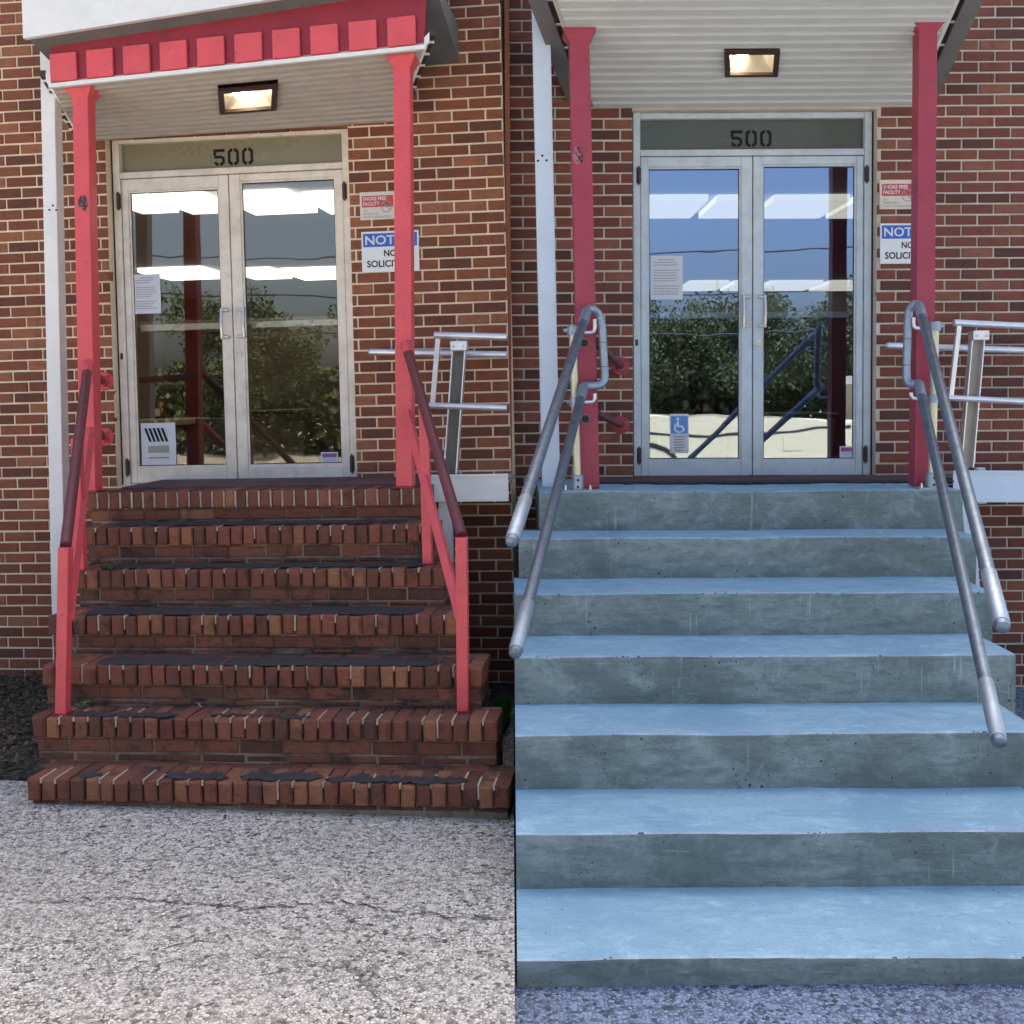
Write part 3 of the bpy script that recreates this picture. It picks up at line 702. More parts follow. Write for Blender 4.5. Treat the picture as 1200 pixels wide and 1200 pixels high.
for i in range(7):
    a, b = SX[i]; d = DEPTH_L[i]; z = LEV_L[i]; zn = LEV2[i+1]; dprev = DEPTH_L[i-1] if i else 0.0
    # mortar core of the step, slightly behind every brick face
    bm = B(); box(bm, a + .016, b - .016, -(d - .030), -(dprev - .06) if i else .0, -0.05, z - .007); 
    obj('step_core', bm, 'mortar_steps', st)
    # rowlock course
    w = b - a; n = round(w / .0677); pitch = w / n; 
    for k in range(n):
        x = a + pitch * (k + .5); dz = random.uniform(-.0035, .0025) - (0.004 if random.random() < .15 else 0); dy = random.uniform(-.005, .005)
        dirty = random.random() < (.12 if i < 5 else .08)
        rl = RL_D if i else .19
        me = brick_mesh(pitch - .009, RL_H, min(rl, .2), 'brick_steps_dirty' if dirty else 'brick_steps', random.randrange(14), ch=.0075, jit=.0052)
        put_brick(st, (x, -d + dy, z - RL_H / 2 + dz), me, rot=(random.uniform(-.012, .012), random.uniform(-.02, .02), random.uniform(-.02, .02))); count += 1
    # visible stretcher courses below, set back under the nosing
    hh = z - RL_H - zn
    zc = z - RL_H - .010; sb = B(); row = 0
    while zc - zn > .012:
        h = min(.058, zc - zn); off = random.uniform(0, BW) 
        x = a + .014 - off
        while x < b - .014:
            xa, xb = max(x, a + .014), min(x + BW - .010, b - .014)
            if xb - xa > .03:
                if row == 0 and count < 294:
                    put_brick(st, ((xa + xb) / 2, -d + .024 + random.uniform(-.003, .003), zc - h / 2), brick_mesh(xb - xa, h, .08, 'brick_steps_dirty' if i > 0 else 'brick_steps', random.randrange(5), ch=.005, jit=.003)); count += 1
                else: brick_shape(sb, xb - xa, h, .08, random.randrange(9999), ((xa + xb) / 2, -d + .026 + random.uniform(-.004, .004), zc - h / 2), ch=.006, jit=.004)
            x += BW
        zc -= h + .009; row += 1
    if len(sb.verts): obj('lower_course', sb, 'brick_steps_dirty' if i else 'brick_steps', st, kind='stuff')
    else: sb.free()
    # second row of tread bricks behind the rowlock, on the deeper treads (joined)
    if i and d - dprev > RL_D + .03 - 1:
        sb = B(); y1 = -(dprev - .03); y0 = -d + RL_D + .008
        if y1 - y0 > .02:
            for k in range(int(w / BW) + 1):
                xa, xb = a + k * BW, min(a + (k + 1) * BW - .01, b)
                if xb - xa > .03: box(sb, xa, xb, y0, y1, z - .05, z - .002 + random.uniform(-.003, .002), .003)
            obj('tread_brick', sb, 'brick_steps', st, kind='stuff')
        else: sb.free()
    # side faces: bricks on the flanks
    sb = B()
    for sgn, xe in ((-1, a), (1, b)):
        zc = z - RL_H - .01
        while zc > .02:
            yy = -d + .03
            while yy < -(dprev - .05) - .03:
                L = min(BW - .01, -(dprev - .05) - yy)
                if L > .03: box(sb, (xe + .014) if sgn < 0 else (xe - .074), (xe + .074) if sgn < 0 else (xe - .014), yy, yy + L, max(zc - .058, 0), zc, .003)
                yy += BW
            zc -= BH
            if zc < zn - .3: break
    obj('flank_brickwork', sb, 'brick_steps_dirty', st, kind='stuff')
# white mortar smears on the first joints of the treads
bm = B()
for i in range(1, 7):
    a, b = SX[i]; n = round((b - a) / .0677); pitch = (b - a) / n
    for k in range(1, n):
        if random.random() < (.55 if i < 5 else .5):
            x = a + pitch * k; L = random.uniform(.02, .09) if i < 5 else random.uniform(.05, .17)
            y0 = -DEPTH_L[i] + random.uniform(.0, .01); zz = LEV_L[i]
            box(bm, x - .0045, x + .0045, y0, y0 + L, zz - .02, zz + .0012 + random.uniform(0, .001))
            if random.random() < .3: box(bm, x - .0035, x + .0035, y0 - .001, y0 + .01, zz - random.uniform(.03, .085), zz)
for k in range(1, 29):
    x = SX[0][0] + (SX[0][1] - SX[0][0]) / 29 * k * 1.0
    pitch0 = (SX[0][1] - SX[0][0]) / round((SX[0][1] - SX[0][0]) / .0677); x = SX[0][0] + pitch0 * k
    if x < SX[0][1] - .03: box(bm, x - .0048, x + .0048, -DEPTH_L[0] - .0005, -DEPTH_L[0] + .01, LAND_L - .09, LAND_L - .004)
obj('pointing', bm, 'efflorescence', st, kind='stuff')
# torn felt strips
def felt(i, xa, xb, y0, y1, seed, ragged=.012):
    rd = random.Random(seed); bm = B(); n = max(8, int((xb - xa) / .016)); z = LEV_L[i] + .0032
    lo, hi = [], []
    for k in range(n + 1):
        x = xa + (xb - xa) * k / n; e = min(1, min(k, n - k) / 2 + .15)
        m = (y0 + y1) / 2; hw = (y1 - y0) / 2
        lo.append((x + rd.uniform(-.006, .006), m - hw * e + rd.uniform(-ragged, ragged) * .6)); hi.append((x + rd.uniform(-.006, .006), m + hw * e + rd.uniform(-ragged, ragged)))
    zs = [z + rd.uniform(0, .003) for _ in range(n + 1)]
    L = [bm.verts.new((p[0], p[1], zz)) for p, zz in zip(lo, zs)]; H = [bm.verts.new((p[0], p[1], zz)) for p, zz in zip(hi, zs)]
    for k in range(n): bm.faces.new((L[k], L[k+1], H[k+1], H[k]))
    r = bmesh.ops.extrude_face_region(bm, geom=bm.faces[:]); bmesh.ops.translate(bm, verts=[e for e in r['geom'] if isinstance(e, bmesh.types.BMVert)], vec=(0, 0, -.0025))
    obj('felt_strip', bm, 'felt_strip', st)
def fx(i, px): return P(px, bots[i-1][1] + 5, DEPTH_L[i]).x
for i, (pa, pb), f0, f1 in ((1, (118, 470), .35, 1.0), (2, (105, 495), .25, .98), (3, (90, 490), .12, .92), (4, (105, 508), .04, .78), (5, (75, 205), .08, .5), (5, (322, 360), .08, .35),
                            (5, (240, 318), .25, .4), (6, (77, 112), .12, .42), (6, (185, 262), .10, .5), (6, (275, 372), .1, .55), (6, (378, 545), .06, .40), (6, (406, 426), .2, .62)):
    dd = DEPTH_L[i] - DEPTH_L[i-1] - .02; y0 = -DEPTH_L[i]
    felt(i, fx(i, pa), fx(i, pb), y0 + dd * f0 + .004, y0 + dd * f1, i * 7 + pa, .016 if i < 5 else .026)
# threshold between the landing bricks and the door
thr = B(); box(thr, SX[0][0] + .10, SX[0][1] - .06, -.50, .15, LAND_L - .02, LAND_L + .012, .006); obj('landing_slab', thr, 'threshold_paint', st)

# ---- posts
def post(px_top, px_bot, y_top, d, base, w, mat, label, grp, capw=0, lean=True, dpt=None):
    zt = pz(px_top, y_top, d); zb = base
    a = P(px_bot, 0, d); xt = P(px_top, y_top, d).x; 
    # x at the base measured on the row of the base
    qx = px_bot; 
    xb = xt
    for yy in (560,): xb = P(px_bot, yy, d).x; zb_ref = P(px_bot, yy, d).z
    k = (xb - xt) / (zb_ref - zt); xb2 = xt + k * (zb - zt)
    t = thing('canopy_post', label, 'post', (xb2, -d, zb), grp)
    bm = B(); sweepbox(bm, (xb2, -d, zb + .006), (xt, -d, zt), w, dpt or w, .005); obj('post_shaft', bm, mat, t)
    if capw:
        bm = B(); c = Vector((xt, -d, zt)); 
        hexa(bm, [c + Vector((sx * w * .52, sy * w * .52, -.05)) for sx, sy in ((-1,-1),(1,-1),(1,1),(-1,1))] + [c + Vector((sx * capw / 2, sy * capw / 2, -.006)) for sx, sy in ((-1,-1),(1,-1),(1,1),(-1,1))])
        box(bm, xt - capw/2 - .004, xt + capw/2 + .004, -d - capw/2, -d + capw/2, zt - .006, zt + .012); obj('post_cap', bm, mat, t)
    return t, (xb2, zb), (xt, zt)
dpl = .66
pl1, pb1, pt1 = post(98, 107, 106, dpl, LAND_L, .092, 'red_left', 'left one of the two red posts above the brick steps, torn sticker on it', 'red canopy posts', .15)
bm = B(); box(bm, pb1[0] - .058, pb1[0] + .058, -dpl - .06, -dpl + .06, LAND_L, LAND_L + .008); obj('base_plate', bm, 'red_dark', pl1)
pl2, pb2, pt2 = post(472.5, 475.5, 70, dpl, LAND_L, .092, 'red_left', 'right one of the two red posts above the brick steps, beside the notice signs', 'red canopy posts', .15)
bm = B(); box(bm, pb2[0] - .058, pb2[0] + .058, -dpl - .06, -dpl + .06, LAND_L, LAND_L + .008); obj('base_plate', bm, 'red_dark', pl2)
def torn_sticker(px, py, d, parent, s=1.0, m1='bronze', m2='sign_white', seed=3):
    rd = random.Random(seed); c = P(px, py, d); bm = B()
    pts = [(c.x + .030*s*math.cos(a)*rd.uniform(.6, 1.25), c.z + .045*s*math.sin(a)*rd.uniform(.55, 1.2)) for a in [2*math.pi*k/18 for k in range(18)]]
    poly(bm, pts, c.y - .0015, c.y); bmesh.ops.triangulate(bm, faces=bm.faces[:]); o = obj('torn_sticker', bm, m1, parent)
    bm = B()
    for q in range(9):
        x, z = c.x + rd.uniform(-.025, .025)*s, c.z + rd.uniform(-.042, .04)*s; r = rd.uniform(.004, .010)*s
        poly(bm, [(x + r*math.cos(a)*rd.uniform(.5, 1.3), z + r*math.sin(a)*rd.uniform(.5, 1.3)) for a in [2*math.pi*k/7 for k in range(7)]], c.y - .0024, c.y - .0016)
    bmesh.ops.triangulate(bm, faces=bm.faces[:]); obj('sticker_scrap', bm, m2, parent)
torn_sticker(97.5, 237, dpl + .047, pl1, 1, 'bronze', 'sticker_pink')
wpl, wb, wt = post(59, 69.5, 60, .50, 0.0, .085, 'white_paint_left', 'tall white square post at the far left of the brick steps', None, 0)
bm = B()
for dx, dy in ((-4, 2), (4, 2), (0, -3)):
    c = P(62 + dx, 244 + dy, .543); tube(bm, [c, c + Vector((0, -.003, 0))], .006, 8)
obj('bolt_hole', bm, 'ink', wpl)

# ---- flanged pipe stubs left on the wall next to the left post
def wall_stub(px, py, post_pt, mats, label, grp):
    c = P(px, py, 0.0)
    t = thing('pipe_stub', label, 'pipe', c, grp)
    bm = B(); seg = 18
    tube(bm, [c + Vector((0, -.001, 0)), c + Vector((0, -.010, 0)), c + Vector((0, -.014, 0))], [.058, .058, .050], seg); tube(bm, [c + Vector((0, -.014, 0)), c + Vector((0, -.045, 0))], [.034, .030], seg)
    fl = obj('flange', bm, mats[0], t, smooth=True)
    bm = B()
    for k in range(4):
        a = R(45 + 90 * k); p = c + Vector((.044*math.cos(a), -.013, .044*math.sin(a))); tube(bm, [p, p + Vector((0, -.007, 0))], .006, 6)
    obj('bolt', bm, 'red_dark', fl)
    bm = B(); tube(bm, [c + Vector((0, -.03, 0)), Vector(post_pt)], .0215, 14); obj('pipe', bm, mats[1], t, smooth=True)
for py, a, l in ((447, (pb1[0] + .03, -dpl + .02, pz(107, 436, dpl)), 'upper red pipe stub with round flange left of the old doors'), (512, (pb1[0] + .03, -dpl + .02, pz(107, 501, dpl)), 'lower red pipe stub with round flange left of the old doors')):
    wall_stub(123 + (0 if py < 500 else .5), py, a, ('red_left', 'red_dark'), l, 'pipe stubs on the wall')

# ---- red handrails of the brick steps
def handrail_left(side, top, low, ptop, mid_px, bot_px, label):
    (tx, ty), (bx, by) = top; (lx, ly), (l2x, l2y) = low
    # bottom post stands on tread 6 (index 5), middle post on tread 3 (index 2)
    base = PZ(bot_px[0], bot_px[1], LEV_L[5]); db = -base.y
    basem = PZ(mid_px[0], mid_px[1], LEV_L[2]); dm = -basem.y
    t = thing('handrail', label, 'handrail', base)
    A = P(tx, ty, dpl + .055); Bp = P(bx, by, db); 
    bm = B(); 
    tube(bm, [A + Vector((0, .03, .006)), A + Vector((0, -.008, .004)), A + (Bp - A) * .03, Bp + Vector((0, .0, .006))], .0262, 18)
    obj('top_rail', bm, 'rail_worn', t, smooth=True)
    bm = B(); tube(bm, [A + Vector((0, .03, .006)), A + Vector((0, -.006, .004)), A + (Bp - A) * .05], [.029, .029, .0275], 18); obj('rail_end', bm, 'red_left', t, smooth=True)
    bm = B(); sweepbox(bm, base + Vector((0, 0, .0)), (Bp.x, Bp.y, Bp.z + .0), .052, .052, .004); obj('newel_post', bm, 'red_left', t, label='outer square newel post')
    # lower flat rail
    C = P(lx, ly, dpl + .055); Dp = P(l2x, l2y, db)
    bm = B(); sweepbox(bm, C, Dp, .040, .050, .004); tube(bm, [C + Vector((0, .03, 0)), C + (Dp - C) * .03], .026, 12); obj('lower_rail', bm, 'red_left', t)
    # middle post up to the lower rail
    tt = (dm - (dpl + .055)) / (db - (dpl + .055)); m_top = A + (Bp - A) * tt
    bm = B(); sweepbox(bm, basem, (basem.x, basem.y, m_top.z - .02), .048, .048, .004); obj('middle_post', bm, 'red_left', t)
    bm = B(); box(bm, base.x - .038, base.x + .038, base.y - .038, base.y + .038, LEV_L[5], LEV_L[5] + .006); obj('base_plate', bm, 'red_dark', t); bm = B(); box(bm, basem.x - .036, basem.x + .036, basem.y - .036, basem.y + .036, LEV_L[2], LEV_L[2] + .006); obj('base_plate', bm, 'red_dark', t)
    return t
handrail_left('l', ((103, 428), (77, 641)), ((105, 505), (79, 726)), pl1, (95.5, 668), (73.5, 836), 'worn maroon and red handrail at the left side of the brick steps')
handrail_left('r', ((476, 405), (541, 629)), ((477, 485), (541, 728)), pl2, (501.5, 661), (543, 833), 'worn maroon and red handrail at the right side of the brick steps')

# ---- canopy over the old doors
def canopy(name, label, back, front, zoff, nplank, hole, plank_mat, edge_mat, parentcat='canopy'):
    """back/front: (left point, right point) of the soffit; planks run from left to right"""
    (bl, br), (fl, frr) = back, front
    t = thing(name, label, parentcat, (bl + br) / 2)
    def at(u, v): return (bl.lerp(br, u)).lerp(fl.lerp(frr, u), v)
    g = .008
    for k in range(nplank):
        v0, v1 = k / nplank, (k + 1) / nplank
        spans = [(0, 1)]
        if hole and not (v1 <= hole[2] or v0 >= hole[3]): spans = [(0, hole[0]), (hole[1], 1)]
        bm = B()
        for u0, u1 in spans:
            for va, vb, dz in ((v0 + .02 / nplank, v1 - .16 / nplank, 0.0), (v1 - .16 / nplank, v1 + .02 / nplank, .010)):
                q = [at(u0, va), at(u1, va), at(u1, vb), at(u0, vb)]
                lo = [p + Vector((0, 0, dz)) for p in q]; hi = [p + Vector((0, 0, .022)) for p in q]
                hexa(bm, lo + hi)
            # raised lip that catches the light
            q = [at(u0, v1 - .26 / nplank), at(u1, v1 - .26 / nplank), at(u1, v1 - .15 / nplank), at(u0, v1 - .15 / nplank)]
            hexa(bm, [p + Vector((0, 0, -.010)) for p in q] + [p + Vector((0, 0, .0)) for p in q])
        obj('soffit_plank', bm, plank_mat, t)
    return t, at
zs = .0
bl = P(97, 166, 0.0); br = P(464, 143, 0.0); bl.y = br.y = -.004
dfr = dpl + .10
fl_, fr_ = P(60, 101, dfr), P(497, 55.5, dfr)
cz_top = None
canl, atl = canopy('entrance_canopy', 'red battened entrance canopy with white fascia above the old doors', (bl, br), (fl_, fr_), 0, 13, (.452, .622, .36, .72), 'soffit_left', 'white_paint_left')
# white edge trim at the soffit front
bm = B(); sweep = [fl_ + Vector((-.01, 0, 0)), fr_ + Vector((.01, 0, 0))]
hexa(bm, [sweep[0] + Vector((0, -.012, -.010)), sweep[1] + Vector((0, -.012, -.010)), sweep[1] + Vector((0, .014, -.010)), sweep[0] + Vector((0, .014, -.010)),
          sweep[0] + Vector((0, -.012, .012)), sweep[1] + Vector((0, -.012, .012)), sweep[1] + Vector((0, .014, .012)), sweep[0] + Vector((0, .014, .012))]); obj('edge_trim', bm, 'white_paint_left', canl)
# red fascia with raised battens
ft_l, ft_r = P(60, 60, dfr), P(500, 2, dfr)
bm = B(); dd = Vector((0, .03, 0))
a0, a1, a2, a3 = fl_ + Vector((0, 0, .012)), fr_ + Vector((0, 0, .012)), ft_r + Vector((0, 0, .1)), ft_l + Vector((0, 0, .1))
hexa(bm, [a0, a1, a2, a3, a0 + dd, a1 + dd, a2 + dd, a3 + dd]); obj('fascia_board', bm, 'red_dark', canl)  # darker red puts the shadow around the battens into the colour
nbat = 10; 
for k in range(nbat):
    u0 = .003 + k * .1005; u1 = min(u0 + .073, .997)
    q0, q1 = a0.lerp(a1, u0), a0.lerp(a1, u1); t1 = Vector((0, 0, .155)); o_ = Vector((0, -.022, .004))
    bm = B(); hexa(bm, [q0 + o_, q1 + o_, q1 + t1 + o_, q0 + t1 + o_, q0 + Vector((0, -.0005, .004)), q1 + Vector((0, -.0005, .004)), q1 + t1 + Vector((0, -.0005, 0)), q0 + t1 + Vector((0, -.0005, 0))]); 
    bmesh.ops.bevel(bm, geom=bm.edges[:], offset=.004, segments=1, affect='EDGES'); obj('batten', bm, 'red_left', canl)
# side strips beside the soffit: pale lattice band then the grey underside of the upper roof
for sg, b0, f0 in ((-1, bl, fl_), (1, br, fr_)):
    bm = B(); b1 = b0 + Vector((sg * .03, 0, .03)); f1 = f0 + Vector((sg * .03, 0, .03))
    hexa(bm, [b0, b1, f1, f0, b0 + Vector((0, 0, .05)), b1 + Vector((0, 0, .05)), f1 + Vector((0, 0, .05)), f0 + Vector((0, 0, .05))]); obj('side_trim', bm, 'white_paint_left', canl)
    bm = B(); b2 = b1 + Vector((sg * .035, 0, .0)); f2 = f1 + Vector((sg * .035, 0, .0))
    hexa(bm, [b1 + Vector((sg*.001, 0, .03)), b2 + Vector((0, 0, .03)), f2 + Vector((0, 0, .03)), f1 + Vector((sg*.001, 0, .03)), b1 + Vector((sg*.001, 0, .06)), b2 + Vector((0, 0, .06)), f2 + Vector((0, 0, .06)), f1 + Vector((sg*.001, 0, .06))]); obj('side_gutter', bm, 'bronze', canl)
    for k in range(7):
        p = b1.lerp(f1, (k + .5) / 7) + Vector((sg * .0175, 0, .026)); bm = B(); box(bm, p.x - .02, p.x + .02, p.y - .012, p.y + .012, p.z - .004, p.z + .003); obj('gutter_clip', bm, 'white_paint_left', canl)
# upper roof slab with white fascia, grey underside
Lp, Rp = P(33, 46, dfr + .10), P(560, -30, dfr + .10)
zu = Lp.z; 
bm = B()
ls, rs = Lp.x, fr_.x + .07
zl, zrr = Lp.z, Lp.z + .20
hexa(bm, [Vector((ls, -dfr - .10, zl)), Vector((rs, -dfr - .10, zrr)), Vector((rs, 0.0, zrr - .20)), Vector((ls, 0.0, zl - .20)),
          Vector((ls, -dfr - .10, zl + .02)), Vector((rs, -dfr - .10, zrr + .02)), Vector((rs, 0.0, zrr + .02)), Vector((ls, 0.0, zl + .02))]); 
obj('roof_underside', bm, 'grey_trim', canl)
bm = B(); hexa(bm, [Vector((ls - .01, -dfr - .135, zl - .005)), Vector((rs + .01, -dfr - .135, zrr - .005)), Vector((rs + .01, -dfr - .102, zrr - .005)), Vector((ls - .01, -dfr - .102, zl - .005)),
                    Vector((ls - .01, -dfr - .135, zl + .20)), Vector((rs + .01, -dfr - .135, zrr + .20)), Vector((rs + .01, -dfr - .102, zrr + .20)), Vector((ls - .01, -dfr - .102, zl + .20))]); obj('white_fascia', bm, 'white_paint_left', canl)
bm = B(); hexa(bm, [Vector((ls - .01, -dfr - .10, zl + .18)), Vector((rs + .01, -dfr - .10, zrr + .18)), Vector((rs + .01, -.002, zrr + .30)), Vector((ls - .01, -.002, zl + .30)),
                    Vector((ls - .01, -dfr - .10, zl + .20)), Vector((rs + .01, -dfr - .10, zrr + .20)), Vector((rs + .01, -.002, zrr + .32)), Vector((ls - .01, -.002, zl + .32))]); obj('roof_sheet', bm, 'grey_trim', canl)
def hole_q(at, h): return [at(h[0], h[2]), at(h[1], h[2]), at(h[1], h[3]), at(h[0], h[3])]
recessed_light(hole_q(atl, (.452, .622, .36, .72)), 0, 'lit brown framed ceiling light in the soffit over the brick steps', 0)

# ---- signs, papers
sg1 = (pxx(421.5, 240, .01), pxx(463, 240, .01), pz(440, 257.5, .01), pz(440, 224.5, .01)); sg2 = (pxx(423.5, 290, .01), pxx(491, 290, .01), pz(455, 318.5, .01), pz(455, 270.5, .01))
wall_signs(-.002, sg1, sg2, 'partly behind the red post of the brick steps', None)
yg = DL['y'] + .012 + .018
def gp(px, py): 
    o, v = ray(px, py); t = (yg - o.y) / v.y; return o + v * t
paper_on_glass('faded paper notice at the upper left of the old left door pane', gp(156, 322), gp(189, 367), yg, 'text')
paper_on_glass('white paper notice with black diagonal stripes low on the old left door', gp(165, 496), gp(207, 545), yg, 'stripes')
paper_on_glass('small white and purple sticker in the bottom right corner of the old right door', gp(376, 530), gp(396.5, 544), yg, 'sticker')

# ---- access ramp at the right of the brick steps
def ramp(o, label, px_end, mats, wallrail):
    """o: dict of pixel measurements"""
    d1 = o['d']
    zt = lambda px, py: pz(px, py, d1)
    xe = P(px_end, 500, d1).x
    def line(ax, ay, bx, by):
        a, b = P(ax, ay, d1), P(bx, by, d1); return a, b
    t = thing('access_ramp', label, 'ramp', P(o['deck'][0], o['deck'][2], d1))
    for nm, q, r in (('top_rail', o['top'], .021), ('lower_rail', o['low'], .019)):
        a, b = line(*q); bm = B(); tube(bm, [a, b], r, 14); obj(nm, bm, 'aluminium_pipe', t, smooth=True)
    a, b = line(*o['vert']); bm = B(); sweepbox(bm, b + Vector((0, .002, 0)), a, .028, .028, .003); obj('rail_upright', bm, mats[1], t)
    a, b = line(*o['post']); 
    for s in (-1, 1):
        bm = B(); sweepbox(bm, b + Vector((s * .036, .03, 0)), a + Vector((s * .036, .03, 0)), .007, .055, .001); obj('post_flange', bm, mats[1], t)
    bm = B(); sweepbox(bm, b + Vector((0, .052, 0)), a + Vector((0, .052, 0)), .066, .006); obj('post_web', bm, mats[2], t)
    bm = B(); box(bm, a.x - .048, a.x + .048, a.y - .03, a.y + .05, a.z - .055, a.z + .002, .004); obj('post_bracket', bm, mats[1], t)
    for s in (-1, 1):
        bm = B(); tube(bm, [a + Vector((s*.028, -.028, -.03)), a + Vector((s*.028, -.036, -.03))], .008, 6); obj('bolt', bm, 'steel', t)
    # deck edge channel
    x0 = P(o['deck'][0], o['deck'][2], d1 + .05).x; z1 = pz(o['deck'][1], o['deck'][2], d1 + .05); z0 = pz(o['deck'][1], o['deck'][3], d1 + .05); yy = -(d1 + .05)
    sl = o['slope']
    bm = B(); L = xe - x0
    for za, zb, ya, yb in ((z0, z1, yy + .012, yy + .018), (z0, z0 + .02, yy, yy + .012), (z1 - .014, z1, yy, yy + .012)):
        hexa(bm, [Vector((x0, ya, za)), Vector((xe, ya, za - L*sl)), Vector((xe, yb, za - L*sl)), Vector((x0, yb, za)), Vector((x0, ya, zb)), Vector((xe, ya, zb - L*sl)), Vector((xe, yb, zb - L*sl)), Vector((x0, yb, zb))])
    obj('deck_channel', bm, mats[0], t)
    bm = B(); hexa(bm, [Vector((x0, yy + .02, z1 - .05)), Vector((xe, yy + .02, z1 - .05 - L*sl)), Vector((xe, -.01, z1 - .05 - L*sl)), Vector((x0, -.01, z1 - .05)),
                        Vector((x0, yy + .02, z1 - .025)), Vector((xe, yy + .02, z1 - .025 - L*sl)), Vector((xe, -.01, z1 - .025 - L*sl)), Vector((x0, -.01, z1 - .025))]); obj('deck', bm, mats[1], t)
    for q in o['legs']:
        a, b = P(q[0], q[1], q[4]), P(q[2], q[3], q[4]); 
        b = a + (b - a) * ((a.z - .0) / max(a.z - b.z, .01)) if q[5] else b
        bm = B(); sweepbox(bm, b, a, q[6], .05, .003); obj('ramp_leg', bm, mats[0], t)
    # pipe rail along the wall
    a, b = P(wallrail[0], wallrail[1], .09), P(wallrail[2], wallrail[3], .09); bm = B(); tube(bm, [a + Vector((-.012, 0, 0)), a, b], [.010, .021, .021], 14)
    w = thing('wall_rail', 'straight silver pipe rail fixed along the brick wall, ' + o['wl'], 'handrail', (a + b) / 2); obj('rail_pipe', bm, 'aluminium_pipe', w, smooth=True)
    for u in (.25, .9):
        p = a.lerp(b, u); bm = B(); tube(bm, [p, p + Vector((0, .09 - .004, 0))], .008, 8); tube(bm, [p + Vector((0, .08, 0)), p + Vector((0, .089, 0))], .025, 12); obj('wall_bracket', bm, 'aluminium_pipe', w, smooth=True)
    return t
ramp(dict(d=.34, top=(509, 392.5, 594, 395), low=(503, 475, 594, 478), vert=(513.5, 397, 507, 474), post=(538, 400, 527, 556), deck=(497, 540, 556, 588), slope=.0,
          legs=[(521, 570, 526, 700, .34, True, .075)], wl='right of the old red post'),
     'silver and white metal ramp with railing at the right of the brick steps', 595, ('white_paint_left', 'aluminium_pipe', 'channel_bronze'), (434, 412.5, 594, 415.5))

# ---- weeds, grass, leaf litter
def weed(px, py, lev, n, s, label, mat='leaf_weed', seed=1, flat=.5):
    rd = random.Random(seed); c = PZ(px, py, lev)
    t = thing('weed', label, 'plant', c); 
    sb = B(); bm = B()
    for k in range(n):
        a = rd.uniform(0, 6.28); L = s * rd.uniform(.5, 1.1); tip = c + Vector((math.cos(a) * L * rd.uniform(.5, 1), math.sin(a) * L * .5, L * rd.uniform(.3, 1) * (1 - flat * .4)))
        mid = c.lerp(tip, .5) + Vector((0, 0, L * .2)); tube(sb, [c, mid, tip], [.0018, .0014, .0008], 4)
        for q in range(4):
            p = c.lerp(tip, .35 + .2 * q) + Vector((rd.uniform(-.01, .01), rd.uniform(-.01, .01), L * .12)); w = s * .10 * rd.uniform(.6, 1.3); dr = Vector((rd.uniform(-1, 1), rd.uniform(-1, .3), rd.uniform(-.1, .7))).normalized(); sd_ = dr.cross(Vector((0, 0, 1))).normalized() * w * .5
            bm.faces.new([bm.verts.new(v) for v in (p, p + dr * w + sd_, p + dr * w * 2.1, p + dr * w - sd_)])
    obj('stem', sb, mat, t); obj('leaves', bm, mat, t)
weed(131, 668, LEV_L[2] , 16, .075, 'sparse dry weed growing on the third brick tread near the left rail', 'leaf_dead', 4)
weed(136, 664, LEV_L[2] , 9, .06, 'small green sprig on the third brick tread', 'leaf_weed', 5)
weed(95, 830, LEV_L[5], 14, .055, 'low pale green weed at the foot of the outer left newel', 'leaf_weed', 6)
weed(236, 829, LEV_L[5] + .17, 5, .03, 'tiny sprig under the nosing of the fifth brick step', 'leaf_weed', 9)
weed(104, 662, LEV_L[2], 8, .04, 'tiny yellow green sprig beside the inner left newel', 'leaf_weed', 8)
def scatter(name, x0, x1, y0, y1, n, h, mat, label_kind, seed, leaf=False):
    rd = random.Random(seed); bm = B()
    for k in range(n):
        x, y = rd.uniform(x0, x1), rd.uniform(y0, y1); L = h * rd.uniform(.4, 1.2); a = rd.uniform(0, 6.28)
        if leaf:
            dx, dy = math.cos(a) * L, math.sin(a) * L; z = rd.uniform(.004, .03)
            bm.faces.new([bm.verts.new(v) for v in ((x, y, z), (x + dx*.6 - dy*.3, y + dy*.6 + dx*.3, z + rd.uniform(0, .015)), (x + dx, y + dy, z + rd.uniform(0, .02)), (x + dx*.6 + dy*.3, y + dy*.6 - dx*.3, z + rd.uniform(0, .01)))])
        else:
            w = .0035; lx, ly = rd.uniform(-.5, .5) * L, rd.uniform(-.5, .5) * L
            bm.faces.new([bm.verts.new(v) for v in ((x - w, y, 0), (x + w, y, 0), (x + w*.5 + lx*.5, y + ly*.5, L*.6), (x + lx, y + ly, L))])
    bmesh.ops.translate(bm, verts=bm.verts[:], vec=(0, 0, GZL + (.045 if leaf else .012))); return obj(name, bm, mat, None, kind='stuff')
gx0 = SX[4][1] + .01
sheet('soil', [(gx0, -1.95), (xr_end, -1.95), (xr_end, 0), (gx0 - .2, 0)], GZL + .012, 'leaf_soil', kind='structure')
scatter('grass', gx0 - .02, xr_end - .01, -1.62, -.6, 5200, .075, 'leaf_grass', '', 11)
sheet('leafy_ground', [(-4.5, -1.85), (SX[4][0] + .03, -1.85), (SX[4][0] + .03, 0), (-4.5, 0)], GZL + .045, 'leaf_soil', 20, .03, thick=.1, kind='structure')
scatter('leaf_litter', -1.6, SX[4][0] + .02, -1.84, 0, 2200, .04, 'leaf_dead', '', 12, True)
